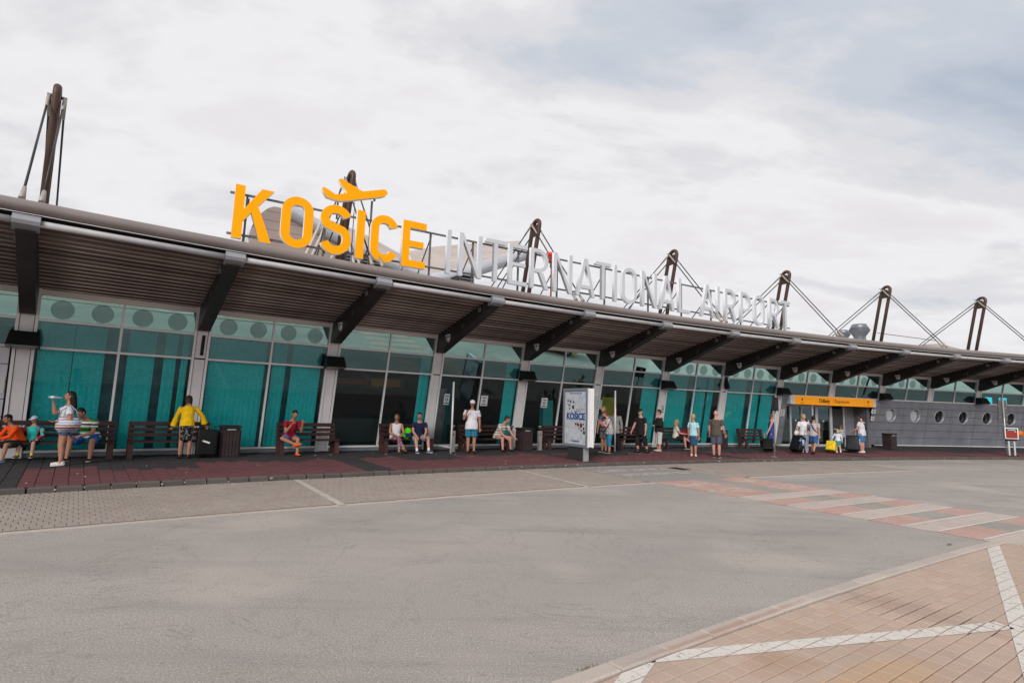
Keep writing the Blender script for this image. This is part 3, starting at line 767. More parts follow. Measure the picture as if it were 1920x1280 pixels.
# fascia sign
fx0, fx1, fz0, fz1, fy = xs(8.19), xs(9.87), 2.44, 2.875, -0.66
b = PB(); b.pbox(fx0+0.30, fx1-0.2, fy, fy+0.32, fz0, fz1); fa = b.build('fascia', ORANGE, portal_root)
b = PB(); b.pbox(fx0, fx0+0.299, fy+0.003, fy+0.32, fz0, fz1); b.build('fascia_end', WHITE, portal_root)
b = PB(); b.pbox(fx1-0.199, fx1, fy+0.003, fy+0.32, fz0, fz1); b.build('fascia_end', WHITE, portal_root)
zc = (fz0+fz1)/2 - fl(-0.5)
def on_fascia(me, x, name, zz=0.0):
    return obj(name, me, fa, Matrix.Translation((x, fy-0.004, zc+zz)) @ UPRIGHT)
on_fascia(text_mesh('Odlety', 0.30, INK, 0.003, 'LEFT', 0.95, 0.006), xs(8.72), 'lettering')
on_fascia(text_mesh('/ Departures', 0.25, INK, 0.003, 'LEFT', 0.95), xs(8.72)+1.02, 'lettering')
def plane_icon(sz, m_):
    pts = [(-.5,.02), (-.36,.02), (-.22,.16), (.02,.16), (-.16,.48), (-.04,.48), (.26,.16), (.46,.15), (.5,.08), (.4,.02), (.12,-.0), (-.02,-.3), (-.12,-.3), (-.08,-.02), (-.34,-.06)]
    a = R(28); pts = [((x*math.cos(a)-y*math.sin(a))*sz, (x*math.sin(a)+y*math.cos(a))*sz) for x, y in pts]
    return shape_mesh([pts], 0.006, [m_, m_])
ic = plane_icon(0.22, INK)
on_fascia(ic, fx0+0.82, 'aircraft_symbol', 0.03); on_fascia(ic, fx1-0.62, 'aircraft_symbol', 0.03)
ln = MB().box(-0.13, 0.13, -0.012, 0.012, 0, 0.006).mesh('underline', INK)
on_fascia(ln, fx0+0.80, 'underline', -0.14); on_fascia(ln, fx1-0.66, 'underline', -0.14)
fr_ = MB().box(-0.21,-0.205,-0.19,0.19,0,0.005).mesh('divider', mat('divider_brown', (0.45,0.16,0.01), 0.6)); on_fascia(fr_, fx1-0.72, 'divider')

jb_ = FB().fbox(-0.264, 0.262, 0.12, 2.86, -0.14, 0.0).build('cladding_back', GASK, terminal); jb_.matrix_local = local(terminal, frame(9.93, 0.0))
# notices on the wall by the entrance
def paper_mat():
    m, N, L, b = nodes_of('printed_notice', 0.6); g = NG(N, L); v = g.coord('Object')
    se = N.new('ShaderNodeSeparateXYZ'); L.new(v, se.inputs[0])
    x, zz = se.outputs[0], se.outputs[2]
    def band(lo, hi, src): return g.math('MULTIPLY', g.math('GREATER_THAN', src, lo), g.math('LESS_THAN', src, hi))
    ax = g.math('ABSOLUTE', x)
    k = g.math('MULTIPLY', band(0.10, 0.135, zz), g.math('LESS_THAN', ax, 0.085))
    k = g.math('MAXIMUM', k, g.math('MULTIPLY', band(-0.16, -0.12, zz), g.math('LESS_THAN', ax, 0.10)))
    rr = g.math('SQRT', g.math('ADD', g.math('POWER', x, 2.0), g.math('POWER', g.math('ADD', zz, 0.01), 2.0)))
    k = g.math('MAXIMUM', k, band(0.03, 0.06, rr))
    L.new(g.mix(k, (0.70,0.70,0.70), (0.06,0.06,0.07)), b.inputs['Base Color']); return m
NOTICE = paper_mat()
def notice(s, zz, label, w=0.30, h=0.40, group=None, off=0.05):
    o = MB().box(-w/2, w/2, -0.003, 0.003, -h/2, h/2).build('notice', NOTICE)
    m = frame(s, SL*(zz-H2)+off, zz) @ Matrix.Rotation(math.atan(SL), 4, 'X')
    o.matrix_world = m; return tag(o, label, 'notice', group)
notice(10.0-0.12, 2.22, 'white notice with a symbol, upper one right of the departures fascia', 0.32, 0.24)
notice(10.0-0.12, 1.82, 'white notice with a symbol, lower one right of the departures doors', 0.26, 0.26)
notice(8.11, 1.95, 'white notice on the narrow clad strip left of the departures doors', 0.28, 0.38)
notice(-0.115, 1.95, 'white notice on the pale cladding at the left edge', 0.34, 0.42)
notice(3.56, 2.02, 'paper notice on the glass right of the man in the white cap')
notice(4.30, 2.03, 'paper notice on the dark glass left of the poster stand')
notice(5.05, 2.05, 'paper notice on the glass beside the white barrier post')
notice(3.14, 2.02, 'paper notice on the dark glass behind the white barrier posts', 0.22, 0.40)
notice(6.02, 1.95, 'small notice on the column above the man in the black jacket', 0.26, 0.36, off=0.055)

# ---- inside of the hall and roof slab
arcroof = MB()
def arc_slab(name, s0, s1, d0, d1, z0, z1, m_, parent, n=34):
    b = MB(); vs = []
    for i in range(n+1):
        s = s0+(s1-s0)*i/n
        vs += [P(s,d0,z0), P(s,d1,z0), P(s,d1,z1), P(s,d0,z1)]
    fs = []
    for i in range(n):
        for j in range(4): fs.append((4*i+j, 4*i+(j+1) % 4, 4*i+4+(j+1) % 4, 4*i+4+j))
    fs += [(0,1,2,3), (4*n+3,4*n+2,4*n+1,4*n)]
    b.add(vs, fs); return b.build(name, m_, parent, world=True)
ROOFM = mat('roof_membrane', (0.40,0.385,0.37), 0.8, noise=(0.8, 0.15))
arc_slab('interior_floor', K0, K1, -0.62, -13, 0.10, 0.16, mat('hall_floor', (0.16,0.155,0.15), 0.25), terminal)
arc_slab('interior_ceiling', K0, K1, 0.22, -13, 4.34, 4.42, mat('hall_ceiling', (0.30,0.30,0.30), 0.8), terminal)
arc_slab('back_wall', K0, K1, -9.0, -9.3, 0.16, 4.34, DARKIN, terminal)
arc_slab('roof', K0-0.3, K1+0.3, 0.25, -13, 4.96, 5.12, ROOFM, terminal)
arc_slab('roof_edge_wall', K0-0.3, K1+0.3, 0.20, 0.02, 4.42, 4.96, DARKIN, terminal)
for s_ in (K0-0.02, K1+0.02):
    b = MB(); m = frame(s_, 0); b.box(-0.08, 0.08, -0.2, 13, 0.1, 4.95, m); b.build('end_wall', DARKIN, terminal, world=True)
# round tinted film dots stuck on the upper panes of some bays
dm = bpy.data.materials.new('film_dot'); dm.use_nodes = True; MATS['film_dot'] = dm
dn = dm.node_tree; dt = dn.nodes.new('ShaderNodeBsdfTransparent'); dt.inputs[0].default_value = (0.80, 0.80, 0.80, 1); dx = dn.nodes.new('ShaderNodeMixShader'); dx.inputs[0].default_value = 0.11
db = dn.nodes['Principled BSDF']; db.inputs['Base Color'].default_value = (0.055, 0.06, 0.062, 1); db.inputs['Roughness'].default_value = 0.6
dn.links.new(dt.outputs[0], dx.inputs[1]); dn.links.new(db.outputs[0], dx.inputs[2]); dn.links.new(dx.outputs[0], dn.nodes['Material Output'].inputs[0])
dot_me = MB().add([fpt(0.235*math.cos(2*PI*i/24), 3.845+0.235*math.sin(2*PI*i/24), 0.018) for i in range(24)], [tuple(range(24))]).mesh('film_dot', dm)
for k in (0, 1, 6, 7, 8, 9, 10):
    for u in (0.17, 0.385, 0.615, 0.83): obj('film_dot', dot_me, terminal, local(terminal, frame(k+u, 0.0)))
# blinds of pleated teal fabric close behind the glass
def blind_mat():
    m, N, L, b = nodes_of('teal_blind_fabric', 0.85, 0.2); g = NG(N, L); v = g.coord('Object', (1, 1, 0.45))
    n = g.noise(v, 26, 6, 0.85); n2 = g.noise(g.coord('Object'), 2.2, 3, 0.5)
    c = g.ramp(n, [(0.36, (0.010,0.54,0.57)), (0.52, (0.015,0.72,0.74)), (0.66, (0.20,0.88,0.88))])
    c = g.mix(0.35, c, g.ramp(n2, [(0.3, (0.015,0.45,0.47)), (0.7, (0.03,0.70,0.67))]))
    L.new(c, b.inputs['Base Color'])
    return m
BLIND = blind_mat()
BL = [(0.07,0.25,'left of the woman drinking'), (0.255,0.425,'right behind the woman drinking'), (0.555,0.72,'left of the yellow blouse woman'), (0.775,0.855,'narrow strip'), (0.885,0.93,'thin strip left of the second column'),
      (1.07,1.475,'wide blind right of the second column'), (1.53,1.635,'narrow blind behind the seated man in maroon'), (1.68,1.92,'blind right of the seated man in maroon'), (2.845,2.945,'blind strip left of the fourth column'),
      (3.80,3.94,'blind strip left of the fifth column'), (5.70,5.94,'blind strip behind the man in the black cap'), (6.07,6.42,'blind behind the blonde seated woman'), (6.52,6.73,'blind left of the bald man'),
      (6.77,6.86,'dark strip right of the bald man'), (7.07,7.44,'wide blind above the empty far bench'), (7.52,7.68,'blind above the far bench right end'), (7.72,7.94,'blind behind the woman in the blue dress')]
for (sa, sb_, lb) in BL:
    w = (sb_-sa)*BWD; nple = max(2, int(w/0.127)); b = MB(); zt = 3.52 if sa < 6 else 4.1; vs = []
    for i in range(nple*2+1):
        x = -w/2 + w*i/(nple*2); y = 0.007 if i % 2 else -0.007
        for zz in (0.37, 1.2, 2.2, 3.0, zt): vs.append(fpt(x + random.gauss(0, 0.003), zz, -0.13+y))
    fs = [(5*i+j, 5*(i+1)+j, 5*(i+1)+j+1, 5*i+j+1) for i in range(nple*2) for j in range(4)]
    b.add(vs, fs); sm = (sa+sb_)/2
    o = b.build('window_blind', BLIND); o.matrix_world = frame(sm, 0)
    tag(o, f'teal pleated window blind, {lb}' if 'blind' not in lb else f'teal pleated {lb}', 'window blind', 'teal blinds behind the glass front')
    rl = FB().fbox(-w/2, w/2, zt, zt+0.05, -0.17, -0.09); rl.build('head_rail', GASK, o)
for k, lb in ((0, 'dark slate roller blind behind the teal strips of the first full bay'), (1, 'dark slate roller blind behind the teal strips of the second full bay'), (6, 'dark slate roller blind behind the blonde seated woman'), (7, 'dark slate roller blind above the empty far bench')):
    o = FB().fbox(-HB+0.25, HB-0.25, 0.36, 4.12, -0.36, -0.34).build('roller_blind', mat('roller_slate', (0.045,0.16,0.185), 0.8, noise=(3, 0.25))); o.matrix_world = frame(k+0.5, 0)
    tag(o, lb, 'roller blind'); FB().fbox(-HB+0.25, HB-0.25, 4.121, 4.18, -0.38, -0.31).build('head_rail', GASK, o)
# things in the hall that show through the dark panes
def hall_box(name, label, cat, s, d, z0, z1, w, dep, m_, extra=None):
    r = at(name, label, cat, s, d, 0.16); MB().box(-w/2, w/2, -dep/2, dep/2, z0, z1).build('body', m_, r)
    if extra: extra(r)
    return r
def shop_sign(r):
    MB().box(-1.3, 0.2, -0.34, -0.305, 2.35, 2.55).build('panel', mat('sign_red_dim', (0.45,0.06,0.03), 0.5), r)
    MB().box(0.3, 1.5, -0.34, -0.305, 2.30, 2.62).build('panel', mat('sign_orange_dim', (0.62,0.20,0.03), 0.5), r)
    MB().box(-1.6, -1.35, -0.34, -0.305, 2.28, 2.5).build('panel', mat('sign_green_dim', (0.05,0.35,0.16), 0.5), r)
    MB().box(-1.6, 1.6, -0.30, 0.3, 0.16, 1.05).build('counter', mat('counter_dark', (0.06,0.05,0.05), 0.5), r)
hall_box('shop_counter', 'dim shop counter with red and orange sign panels inside the hall', 'shop counter', 2.55, -3.2, 2.2, 2.7, 3.4, 0.6, mat('shop_frame', (0.05,0.05,0.055), 0.6), shop_sign)
hall_box('door_leaf', 'yellow green door leaf inside, behind the man in the black cap', 'door', 5.38, -1.1, 0.0, 2.25, 0.72, 0.06, mat('olive_yellow', (0.62,0.40,0.01), 0.55), lambda r: MB().box(0.26, 0.30, -0.09, -0.03, 1.0, 1.15).build('handle', ALU, r))
hall_box('display_cabinet', 'teal lit cabinet inside the hall left of the poster stand', 'cabinet', 4.55, -1.4, 0.9, 2.0, 0.5, 0.3, mat('cabinet_teal', (0.05,0.40,0.38), 0.5), lambda r: MB().box(-0.25, 0.25, -0.15, 0.15, 0.0, 0.899).build('plinth', DARKIN, r))
for (s, w, lb) in ((12.32, 0.55, 'left cyan information screen inside the upper far window'), (12.62, 0.62, 'right cyan information screen inside the upper far window')):
    r = at('information_screen', lb, 'screen', s+0.27, -0.9, 3.12); MB().box(-w/2-0.02, w/2+0.02, 0, 0.08, -0.27, 0.27).build('casing', GASK, r)
    MB().box(-w/2, w/2, -0.004, -0.001, -0.25, 0.25).build('display', mat('screen_cyan', (0.02,0.25,0.3), 0.4, emit=(0.03,0.62,0.72,0.9)), r)
# ================================================================ CANOPY
FIN = mat('fin_dark', (0.048,0.042,0.042), 0.45, 0.2, noise=(1.5, 0.2))
PLANK = mat('soffit_plank', (0.175,0.142,0.132), 0.5, 0.15, noise=(2.5, 0.32), stretch=(0.35, 2.5, 1))
PLIP_LIT = mat('plank_lip_lit', (0.42,0.36,0.335), 0.45, 0.1, noise=(2.0, 0.45), stretch=(0.6, 3, 3))  # light caught by the plank lips is put into their paler colour
def vary(m_, amt):               # boards differ a little from one another
    nt_ = m_.node_tree; b_ = nt_.nodes['Principled BSDF']; src = b_.inputs['Base Color'].links[0].from_socket; g_ = NG(nt_.nodes, nt_.links)
    oi_ = nt_.nodes.new('ShaderNodeObjectInfo'); k_ = g_.math('ADD', g_.math('MULTIPLY', oi_.outputs['Random'], 2*amt), 1-amt)
    cc_ = nt_.nodes.new('ShaderNodeCombineColor'); [nt_.links.new(k_, cc_.inputs[i]) for i in range(3)]
    nt_.links.new(g_.mix(1.0, src, cc_.outputs[0], 'MULTIPLY'), b_.inputs['Base Color'])
vary(PLANK, 0.35); vary(PLIP_LIT, 0.3)
BACKING = mat('soffit_gap', (0.010,0.009,0.009), 0.9)
TUBE = mat('rail_tube_pale', (0.42,0.415,0.43), 0.6, 0.15, noise=(1.5, 0.15))
GUT = mat('gutter_tube', (0.25,0.215,0.205), 0.4, 0.35, noise=(0.7, 0.14))
CLAMP = mat('clamp_pale', (0.34,0.35,0.38), 0.4, 0.3, noise=(3, 0.12))
canopy = thing('entrance_canopy', 'long dark canopy of soffit planks on tapering fins along the terminal front', 'canopy', P(6, 2, fl(2)))
DI, ZI, DO, ZO = 0.36, 4.36, 3.98, 5.10
NP_ = 16; pitch = (DO-DI)/NP_
CB = K1
for j in range(NP_):
    d = DI + (j+0.5)*pitch; zc_ = ZI + (ZO-ZI)*(j+0.5)/NP_
    hl = (RAD-d)*DTH/2 - 0.12
    b = MB(); w = pitch/2-0.024; tilt = 0.040
    sl_ = (ZO-ZI)/(DO-DI)*w
    # plank: inner edge hangs lower than the outer edge of its neighbour; folded rim on the outer side
    b.hexa([(-hl,-w,sl_-tilt*0.2), (hl,-w,sl_-tilt*0.2), (hl,w,-sl_-tilt), (-hl,w,-sl_-tilt), (-hl,-w,sl_-tilt*0.2+0.025), (hl,-w,sl_-tilt*0.2+0.025), (hl,w,-sl_-tilt+0.025), (-hl,w,-sl_-tilt+0.025)])
    b.mi = 1; b.box(-hl, hl, w-0.020, w-0.0005, -sl_-tilt-0.030, -sl_-tilt-0.0005)
    me = b.mesh('soffit_plank', [PLANK, PLIP_LIT])
    for k in range(K0, CB):
        m = frame(k+0.5, d, zc_)
        obj('soffit_plank', me, canopy, local(canopy, m @ Matrix.Rotation(random.gauss(0, 0.004), 4, 'X') @ Matrix.Translation((0, 0, random.gauss(0, 0.002)))))
b = MB(); n = 68; vs = []
for i in range(n+1):
    s = K0 + (CB-K0)*i/n
    vs += [P(s, DI-0.14, ZI+0.015), P(s, DO+0.02, ZO+0.05)]
b.add(vs, [(2*i, 2*i+1, 2*i+3, 2*i+2) for i in range(n)]); b.build('soffit_backing', BACKING, canopy, world=True)
# gutter tube, flashing, dark gap
GD, GZ = 4.13, 5.265
n = 136
b = MB(); b.tube([P(K0 + (CB-K0)*i/n, GD, GZ) for i in range(n+1)], 0.125, 14); b.build('gutter_tube', GUT, canopy, world=True)
def strip(name, pts_, m_):       # profile (d,z) swept along the arc
    b = MB(); vs = []; k = len(pts_)
    for i in range(n+1):
        s = K0 + (CB-K0)*i/n
        vs += [P(s, d, z) for d, z in pts_]
    b.add(vs, [(k*i+j, k*i+(j+1) % k, k*(i+1)+(j+1) % k, k*(i+1)+j) for i in range(n) for j in range(k)])
    return b.build(name, m_, canopy, world=True)
strip('drip_flashing', [(4.02,5.135), (4.175,5.118), (4.175,5.132), (4.02,5.15)], mat('flashing_white', (0.62,0.60,0.60), 0.4))
strip('edge_gap', [(3.99,5.04), (4.05,5.04), (4.05,5.132), (3.99,5.132)], BACKING)
strip('roof_sheet', [(0.2,5.122), (4.05,5.20), (4.05,5.26), (0.2,5.20)], ROOFM)
hw = (RAD-4.13)*DTH/2
b = MB().tube([(-hw+0.02, 0, 0), (hw-0.02, 0, 0)], 0.066, 12); rt_me = b.mesh('rail_tube', TUBE)
fin_poly = [(0.12,3.66), (0.40,3.66), (3.97,4.80), (4.02,4.86), (4.02,5.02), (3.90,5.085), (0.33,4.395)]
fin_me = MB().prism(fin_poly, lambda a, c, t: Vector((t, -a, c)), -0.15, 0.15).mesh('fin', FIN)
# clamp: shell wrapped round the rail tube at the tip of each fin
cl_poly = [(3.92,4.83), (4.12,4.865), (4.20,4.91), (4.235,4.98), (4.225,5.05), (4.17,5.10), (3.92,5.10)]
clamp_me = MB().prism(cl_poly, lambda a, c, t: Vector((t, -a, c)), -0.205, 0.205).mesh('clamp', CLAMP)
vent_me = MB().lathe([(0.0,0.0), (0.115,0.0), (0.125,0.02), (0.125,0.03)], seg=16, M=Matrix.Translation((-0.182, 0, 0)) @ Matrix.Rotation(PI/2, 4, 'Y')).mesh('round_vent', mat('vent_dark', (0.075,0.068,0.066), 0.5, 0.2, noise=(40, 0.3)))
lamp_me = MB().box(-0.20, -0.151, -0.055, 0.055, -0.06, 0.06).mesh('junction_box', mat('box_grey', (0.24,0.235,0.23), 0.5))
for k in range(K0, K1+1):
    m = frame(k, 0.0)
    f = obj('fin', fin_me, canopy, local(canopy, m)); obj('clamp', clamp_me, canopy, local(canopy, m))
    obj('round_vent', vent_me, f, Matrix.Translation((0, -2.24, 4.42))); obj('junction_box', lamp_me, f, Matrix.Translation((0, -3.35, 4.79)))
    if k < K1: obj('rail_tube', rt_me, canopy, local(canopy, frame(k+0.5, 4.13, 4.975)))
# half round wall lamps on the fins
shell = MB(); prof = []
SH = mat('lamp_shell_white', (0.74,0.73,0.71), 0.4)
vs = []; nn = 10
for i in range(nn+1):            # shield outline, domed
    a = PI*i/nn
    vs.append(Vector((-0.152, 0.13*math.cos(a), 0.02 - 0.17*math.sin(a)))); vs.append(Vector((-0.205, 0.10*math.cos(a), 0.02 - 0.135*math.sin(a))))
fs = [(2*i, 2*i+2, 2*i+3, 2*i+1) for i in range(nn)] + [tuple(2*i+1 for i in range(nn+1)), tuple(2*i for i in range(nn+1))[::-1], (0, 1, 2*nn+1, 2*nn)]
shell.add(vs, fs); shell_me = shell.mesh('lamp_shell', SH)
cap = MB().box(-0.215, -0.152, -0.135, 0.135, 0.055, 0.115); cap_me = cap.mesh('lamp_top', SH)
bnd = MB().box(-0.20, -0.152, -0.12, 0.12, 0.021, 0.054).mesh('lamp_slot', mat('slot_grey', (0.25,0.25,0.25), 0.5))
ORD = ['first', 'second', 'third', 'fourth', 'fifth', 'sixth', 'seventh', 'eighth', 'ninth', 'tenth', 'eleventh', 'twelfth', 'thirteenth']
for k in range(2, 15):
    r = thing('wall_lamp', f'white half round lamp on a canopy fin, {ORD[k-2]} from the left', 'wall lamp', P(k, 0.0, 0), ang(k), 'half round lamps on the canopy fins')
    r.location = P(k, 1.2, 4.10)
    obj('lamp_shell', shell_me, r); obj('lamp_top', cap_me, r); obj('lamp_slot', bnd, r)
# floodlights on the columns
FLB = mat('floodlight_black', (0.012,0.012,0.013), 0.4)
fb = MB(); fb.hexa([(-0.31,-0.52,-0.17), (0.31,-0.52,-0.17), (0.31,-0.12,-0.23), (-0.31,-0.12,-0.23), (-0.27,-0.34,0.17), (0.27,-0.34,0.17), (0.27,-0.12,0.19), (-0.27,-0.12,0.19)]); fb_me = fb.mesh('housing', FLB)
fp = MB().hexa([(-0.29,-0.50,-0.192), (0.29,-0.50,-0.192), (0.29,-0.15,-0.245), (-0.29,-0.15,-0.245), (-0.29,-0.50,-0.178), (0.29,-0.50,-0.178), (0.29,-0.15,-0.232), (-0.29,-0.15,-0.232)]).mesh('lamp_glass', mat('lamp_glass_dull', (0.20,0.19,0.17), 0.2))
fa_me = MB().box(-0.05, 0.05, -0.13, 0.0, -0.05, 0.05).mesh('bracket', FLB)
for k, w in ((0, 'left edge column'), (2, 'third column'), (4, 'fifth column, above the seated man in stripes'), (6, 'seventh column'), (8, 'column at the departures fascia'), (10, 'column right of the departures fascia'), (12, 'far right column above the portholes'), (14, 'last column at the far right')):
    r = thing('floodlight', f'black wedge shaped floodlight on the {w}', 'floodlight', P(k, 0.06, 3.06), ang(k), 'black floodlights on the columns')
    obj('housing', fb_me, r); obj('lamp_glass', fp, r); obj('bracket', fa_me, r)
for k, lb in ((1, 'folded dark lamp arm on the second column'), (7, 'folded dark lamp arm on the eighth column')):
    r = thing('lamp_arm', lb, 'lamp', P(k, 0.10, 3.28), ang(k))
    b = MB(); b.box(-0.01 if k == 1 else -0.06, 0.075 if k == 1 else 0.06, -0.04-(0.18 if k == 7 else 0.0), -0.005, -0.30, 0.28, Matrix.Rotation(math.atan(SL), 4, 'X') if k == 1 else Matrix.Rotation(R(-16), 4, 'X')); b.build('housing', FLB, r)
    MB().box(-0.04, 0.02, -0.02, 0.02, -0.03, 0.03).build('bracket', FLB, r)

# ================================================================ MASTS WITH STAY RODS
MAST = mat('mast_brown', (0.085,0.053,0.041), 0.5, 0.3, noise=(1.2, 0.3)); ROD = mat('rod_dark', (0.045,0.04,0.038), 0.4, 0.4); BRK = mat('bracket_pale', (0.34,0.31,0.28), 0.5, 0.2)
mc = lambda z: 0.05 + 0.245*(z-6.5)
def build_mast(root):
    q = lambda x, d, z: Vector((x, -d, z-5.12))
    zt = 9.0; pts = [(mc(5.12)-0.25, 5.12), (mc(zt)-0.25, zt)]
    for i in range(1, 10):
        a = PI - PI*i/10; u, w = 0.25*math.cos(a), 0.25*math.sin(a)
        pts.append((mc(zt) + u + 0.245*w*0.9, zt + w))
    pts += [(mc(zt)+0.25, zt), (mc(5.12)+0.25, 5.12)]
    MB().tube([q(0, d, z) for d, z in pts], 0.084, 14).build('mast_tube', MAST, root)
    MB().box(-0.02, 0.02, -mc(8.75)-0.16, -mc(8.75)+0.16, 8.62-5.12, 9.08-5.12).build('head_plate', MAST, root)
    for zz in (5.6,):
        MB().box(-0.02, 0.02, -mc(zz)-0.17, -mc(zz)+0.17, zz-5.2, zz-5.05).build('tie_plate', MAST, root)
    for sx in (-0.15, 0.15):
        hd, hz = mc(9.0)-0.08, 9.08
        for (ed, ez) in ((3.62, 5.52), (-5.2, 5.6)):
            dv = Vector((0, -(ed-hd), ez-hz)); ln = dv.length; dv.normalize()
            p0 = q(sx, hd, hz)
            MB().tube([p0, p0 + dv*0.62], [0.045, 0.03], 8).build('fork', BRK, root)
            MB().tube([p0 + dv*0.60, p0 + dv*(ln-0.42)], 0.024, 8).build('stay_rod', ROD, root)
            MB().tube([p0 + dv*(ln-0.44), p0 + dv*(ln-0.02)], [0.035, 0.06], 8).build('rod_end', BRK, root)
    p0 = q(0, mc(9.0)-0.08, 9.08)
    MB().tube([p0 + Vector((-0.19, 0, 0)), p0 + Vector((0.19, 0, 0))], 0.04, 10).build('pin', ROD, root)
    MB().tube([q(0, mc(9.2)-0.28, 9.2), q(0, mc(9.2)-0.45, 9.22)], 0.012, 6).build('clip', ROD, root)
MW = ['tall mast at the far left, standing clear of the sign', 'mast behind the yellow letters and the aircraft emblem', 'mast behind the first letters of INTERNATIONAL', 'mast behind the last letters of INTERNATIONAL', 'mast at the right end of the sign', 'mast right of the two roof cowls', 'mast at the far right edge']
m0 = None
for i in range(-1, 8):
    k = 2*i; lb = 'twin tube roof mast, ' + (MW[i] if 0 <= i < 7 else 'outside the frame')
    if i < 0: continue
    if i == 7: continue
    if m0 is None:
        m0 = at('roof_mast', lb, 'mast', k, 0, 5.12, group='twin tube masts with stay rods on the roof'); build_mast(m0)
    else:
        c = copy_tree(m0); c.location = P(k, 0, 5.12); c.rotation_euler = (0, 0, ang(k)); c['label'] = lb

# ================================================================ ROOF SIGN
YEL = mat('sign_yellow', (0.95,0.38,0.002), 0.6, spec=0.1); YEDGE = mat('sign_edge_cream', (0.80,0.75,0.68), 0.5)
WLT = mat('sign_letter_white', (0.52,0.545,0.59), 0.5, noise=(1.5, 0.04)); WED = mat('sign_letter_edge', (0.74,0.755,0.78), 0.45)
STEEL = mat('sign_frame_grey', (0.14,0.14,0.15), 0.5, 0.4)
A0, A1 = P(1.03, 2.95), P(7.05, 2.75); sdv = (A1-A0).normalized(); sang = math.atan2(sdv.y, sdv.x)
ZB, LH = 5.755, 1.375
sign = thing('roof_sign', 'roof edge sign reading KOŠICE in yellow and INTERNATIONAL AIRPORT in white letters', 'sign', (A0.x, A0.y, 5.2), sang)
def loop_O(w, h, t):
    def st(x0, x1, y0, y1, r):
        p = []
        for cx_, cy_, a0 in ((x1-r, y1-r, 0), (x0+r, y1-r, 90), (x0+r, y0+r, 180), (x1-r, y0+r, 270)):
            for i in range(9): a = R(a0 + 90*i/8); p.append((cx_+r*math.cos(a), cy_+r*math.sin(a)))
        return p
    r = w*0.5
    return [st(0, w, 0, h, r*0.98), st(t, w-t, t*0.95, h-t*0.95, (w/2-t)*0.96)[::-1]]
def stroke(path, t):
    n = len(path); lft, rgt = [], []
    for i, (x, y) in enumerate(path):
        a = path[max(0, i-1)]; b = path[min(n-1, i+1)]; dx, dy = b[0]-a[0], b[1]-a[1]; l = math.hypot(dx, dy) or 1
        lft.append((x-dy/l*t/2, y+dx/l*t/2)); rgt.append((x+dy/l*t/2, y-dx/l*t/2))
    return [lft + rgt[::-1]]
def letter(ch, w, h, t):
    if ch == 'I': return [[(0,0), (t,0), (t,h), (0,h)]]
    if ch == 'L': return [[(0,0), (w,0), (w,t*0.9), (t,t*0.9), (t,h), (0,h)]]
    if ch == 'T': return [[(w/2-t/2,0), (w/2+t/2,0), (w/2+t/2,h-t*0.9), (w,h-t*0.9), (w,h), (0,h), (0,h-t*0.9), (w/2-t/2,h-t*0.9)]]
    if ch == 'E':
        q = t*0.9; m_ = h*0.5
        return [[(0,0), (w,0), (w,q), (t,q), (t,m_-q*0.42), (w*0.9,m_-q*0.42), (w*0.9,m_+q*0.5), (t,m_+q*0.5), (t,h-q), (w,h-q), (w,h), (0,h)]]
    if ch == 'N':
        e = 1.15*t*math.hypot(h, w)/w*0.72
        return [[(0,0), (t,0), (t,h-e), (w-t,0), (w,0), (w,h), (w-t,h), (w-t,e), (t,h), (0,h)]]
    if ch == 'K':
        return [[(0,0), (t,0), (t,0.33*h), (0.44*w,0.52*h), (w-1.22*t,0), (w,0), (0.60*w,0.66*h), (0.98*w,h), (0.98*w-1.25*t,h), (t,0.56*h), (t,h), (0,h)]]
    if ch == 'A':
        tt = t*1.05; yt = h-1.7*t; xl = lambda y: tt + (w/2-tt)*y/yt; y1, y2 = 0.2*h, 0.2*h+t*0.9
        return [[(0,0), (tt,0), (xl(y1),y1), (w-xl(y1),y1), (w-tt,0), (w,0), (w/2+t*0.55,h), (w/2-t*0.55,h)], [(xl(y2),y2), (w/2,yt), (w-xl(y2),y2)]]
    if ch in 'RP':
        yb = 0.40*h if ch == 'R' else 0.36*h; r = (h-yb)/2; rx = min(w*0.55, r); xc = w*0.97-rx; cy_ = (h+yb)/2
        arc = [(xc+rx*math.cos(a), cy_+r*math.sin(a)) for a in [R(-90+180*i/12) for i in range(13)]]
        ri, rxi = r-t*0.92, rx-t
        hole = [(t, cy_-ri), (xc, cy_-ri)] + [(xc+rxi*math.cos(a), cy_+ri*math.sin(a)) for a in [R(-90+180*i/10) for i in range(1, 10)]] + [(xc, cy_+ri), (t, cy_+ri)]
        if ch == 'P': return [[(0,0), (t,0), (t,yb)] + arc + [(0,h)], hole]
        return [[(0,0), (t,0), (t,yb), (0.46*w,yb), (w-1.12*t,0), (w,0), (0.46*w+1.1*t+0.02,yb+0.005)] + arc[1:] + [(0,h)], hole]
    if ch == 'O': return loop_O(w, h, t)
    if ch == 'C':
        r = (w-t)/2; cx_ = w/2; yt_, yb_ = h-r-t/2, r+t/2
        p = [(cx_+r*1.06*math.cos(R(a)), yt_+r*math.sin(R(a))) for a in range(12, 181, 12)] + [(cx_+r*1.06*math.cos(R(a)), yb_+r*math.sin(R(a))) for a in range(180, 349, 12)]
        return stroke(p, t)
    if ch == 'S':
        rx = (w-t)/2; cx_ = w/2; ry1 = 0.235*h-t*0.16; ry2 = 0.265*h-t*0.16; y1 = h-ry1-t/2; y2 = ry2+t/2
        p = [(cx_+rx*math.cos(R(a)), y1+ry1*math.sin(R(a))) for a in range(22, 226, 12)] + [(cx_+rx*math.cos(R(a)), y2+ry2*math.sin(R(a))) for a in range(48, -163, -12)]
        return stroke(p, t)
